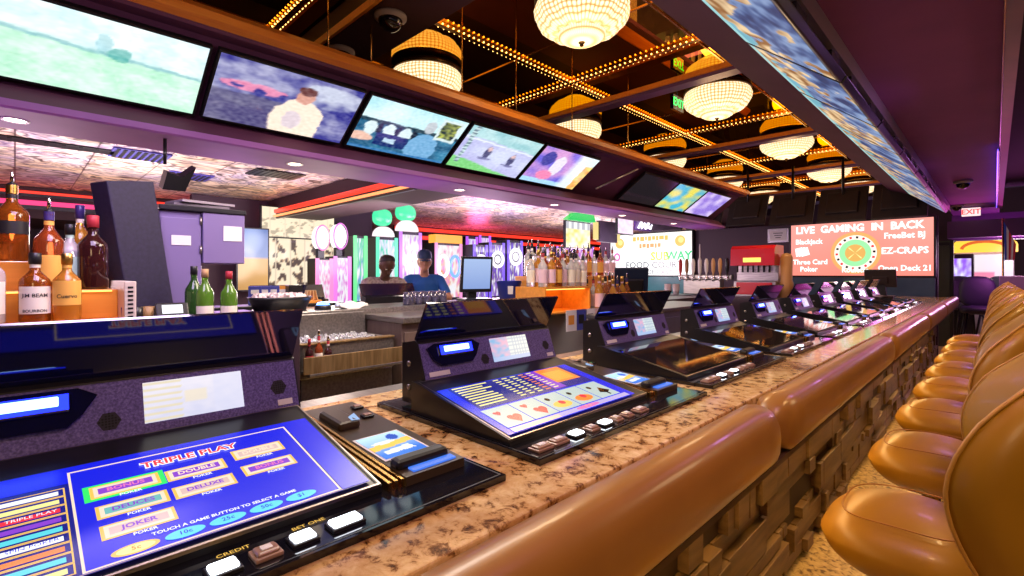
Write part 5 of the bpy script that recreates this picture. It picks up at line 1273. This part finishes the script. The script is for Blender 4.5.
# ------------------------------------------------------------------ lights
w = bpy.data.worlds.new('world'); S.world = w; w.use_nodes = True
w.node_tree.nodes['Background'].inputs[0].default_value = (.35, .2, .4, 1); w.node_tree.nodes['Background'].inputs[1].default_value = .07
def light(kind, loc, e, col, size=.3, aim=None, spot=1.2, sy=None):
    d = bpy.data.lights.new('lamp', kind); d.energy = e; d.color = col
    if kind == 'AREA':
        d.size = size
        if sy: d.shape = 'RECTANGLE'; d.size_y = sy
    elif kind == 'SPOT': d.spot_size = spot; d.spot_blend = .6; d.shadow_soft_size = size
    else: d.shadow_soft_size = size
    o = bpy.data.objects.new('lamp', d); COL.objects.link(o); o.location = loc
    if aim is not None: o.rotation_euler = (V(aim)-V(loc)).to_track_quat('-Z', 'Y').to_euler()
    return o
WARM = (1, .72, .42)
for x, y in ((-2.33, 3.15), (-2.33, 5.8), (-2.36, 8.6), (-2.36, 11.4)):
    light('SPOT', (x, y, ZC-.42), 60, WARM, .25, (x, y, 0), 2.7); light('POINT', (x, y, ZC-.55), 9, (1, .6, .28), .2)
for p in SPOTS: light('SPOT', p, 22, (1, .82, .7), .05, (p[0]+.3, p[1], 0), 1.9)
# added warm spots and violet fill over stools and bar edge, without fixtures
for y in (.6, 2.6, 4.6, 6.6, 8.8): light('SPOT', (.45, y, 2.9), 55, (1, .63, .26), .12, (-.25, y+.1, .7), 1.7)
for y in (1.0, 4.0, 7.0): light('AREA', (.02, y, 2.5), 5, (.7, .3, 1), .3, (-.5, y, 1))
# lights added for a magenta and violet casino glow
light('AREA', (-.25, 10.8, 2.0), 4, (1, .1, .65), 1.5, (-.2, 9.5, 2.7))
light('POINT', (.2, 12.8, 1.7), 30, (.9, .2, .9), .3)
for y in (-1, 2, 5, 8): light('AREA', (-3.85, y+.6, 1.85), 2.2, (.6, .2, .9), 1.4, (-3.85, y+.6, 3), sy=.3)
for y in (0, 3, 6, 9, 12): light('POINT', (-6.6, y, 1.7), 90, (1, .75, .85) if y != 3 else (1, .85, .7), .4)  # added lights washing the low tiled ceiling
for y in (1.5, 5): light('POINT', (-5.4, y, 2.0), 25, (.75, .4, 1), .3)
light('AREA', (-2.0, .2, 2.25), 14, (.8, .6, 1), .6, (-2.6, .3, 1.4))
light('AREA', (-1.9, 1.6, 2.4), 34, (1, .85, .7), .8, (-2.5, 1.5, .9))  # added warm fill over the ice bin
light('AREA', (-1.6, .8, 3.0), 22, (1, .85, .7), 1.0, (-1.0, .8, 1.1))  # added warm-white fill over the granite
for y in (1, 4, 7, 10): light('AREA', (-7.2 if y != 4 else -6.2, y, 1.9), 34, (1, .92, .9), 1.2, (-7.4, y, 3))  # added upward lights brightening the tiled ceiling, no fixtures
for y in (.6, 2.2, 3.8, 5.4, 7.0, 8.6): light('AREA', (-.60, y, .905), 5, (1, .62, .22), 1.5, (-.58, y, 0), sy=.05)
light('POINT', (.75, -.9, 2.1), 30, (1, .68, .36), .3)  # added warm fill near the camera for the stool backs
light('POINT', (.9, 3.6, 2.3), 18, (1, .68, .36), .25)
light('POINT', (-10.2, 9, 2.2), 40, (1, .1, .3), .3)
for y in (6.5, 9.5): light('AREA', (-5.6, y, 1.9), 40, (.75, .5, 1), 1.2, (-6.4, y, 3))  # added violet upward fill for the far tiled ceiling
light('POINT', (.35, 15.2, 1.9), 40, (1, .8, .85), .3)
S.view_settings.view_transform = 'Standard'; S.view_settings.look = 'None'; S.view_settings.gamma = 1; S.view_settings.exposure = 0.25
S.view_settings.use_curve_mapping = False
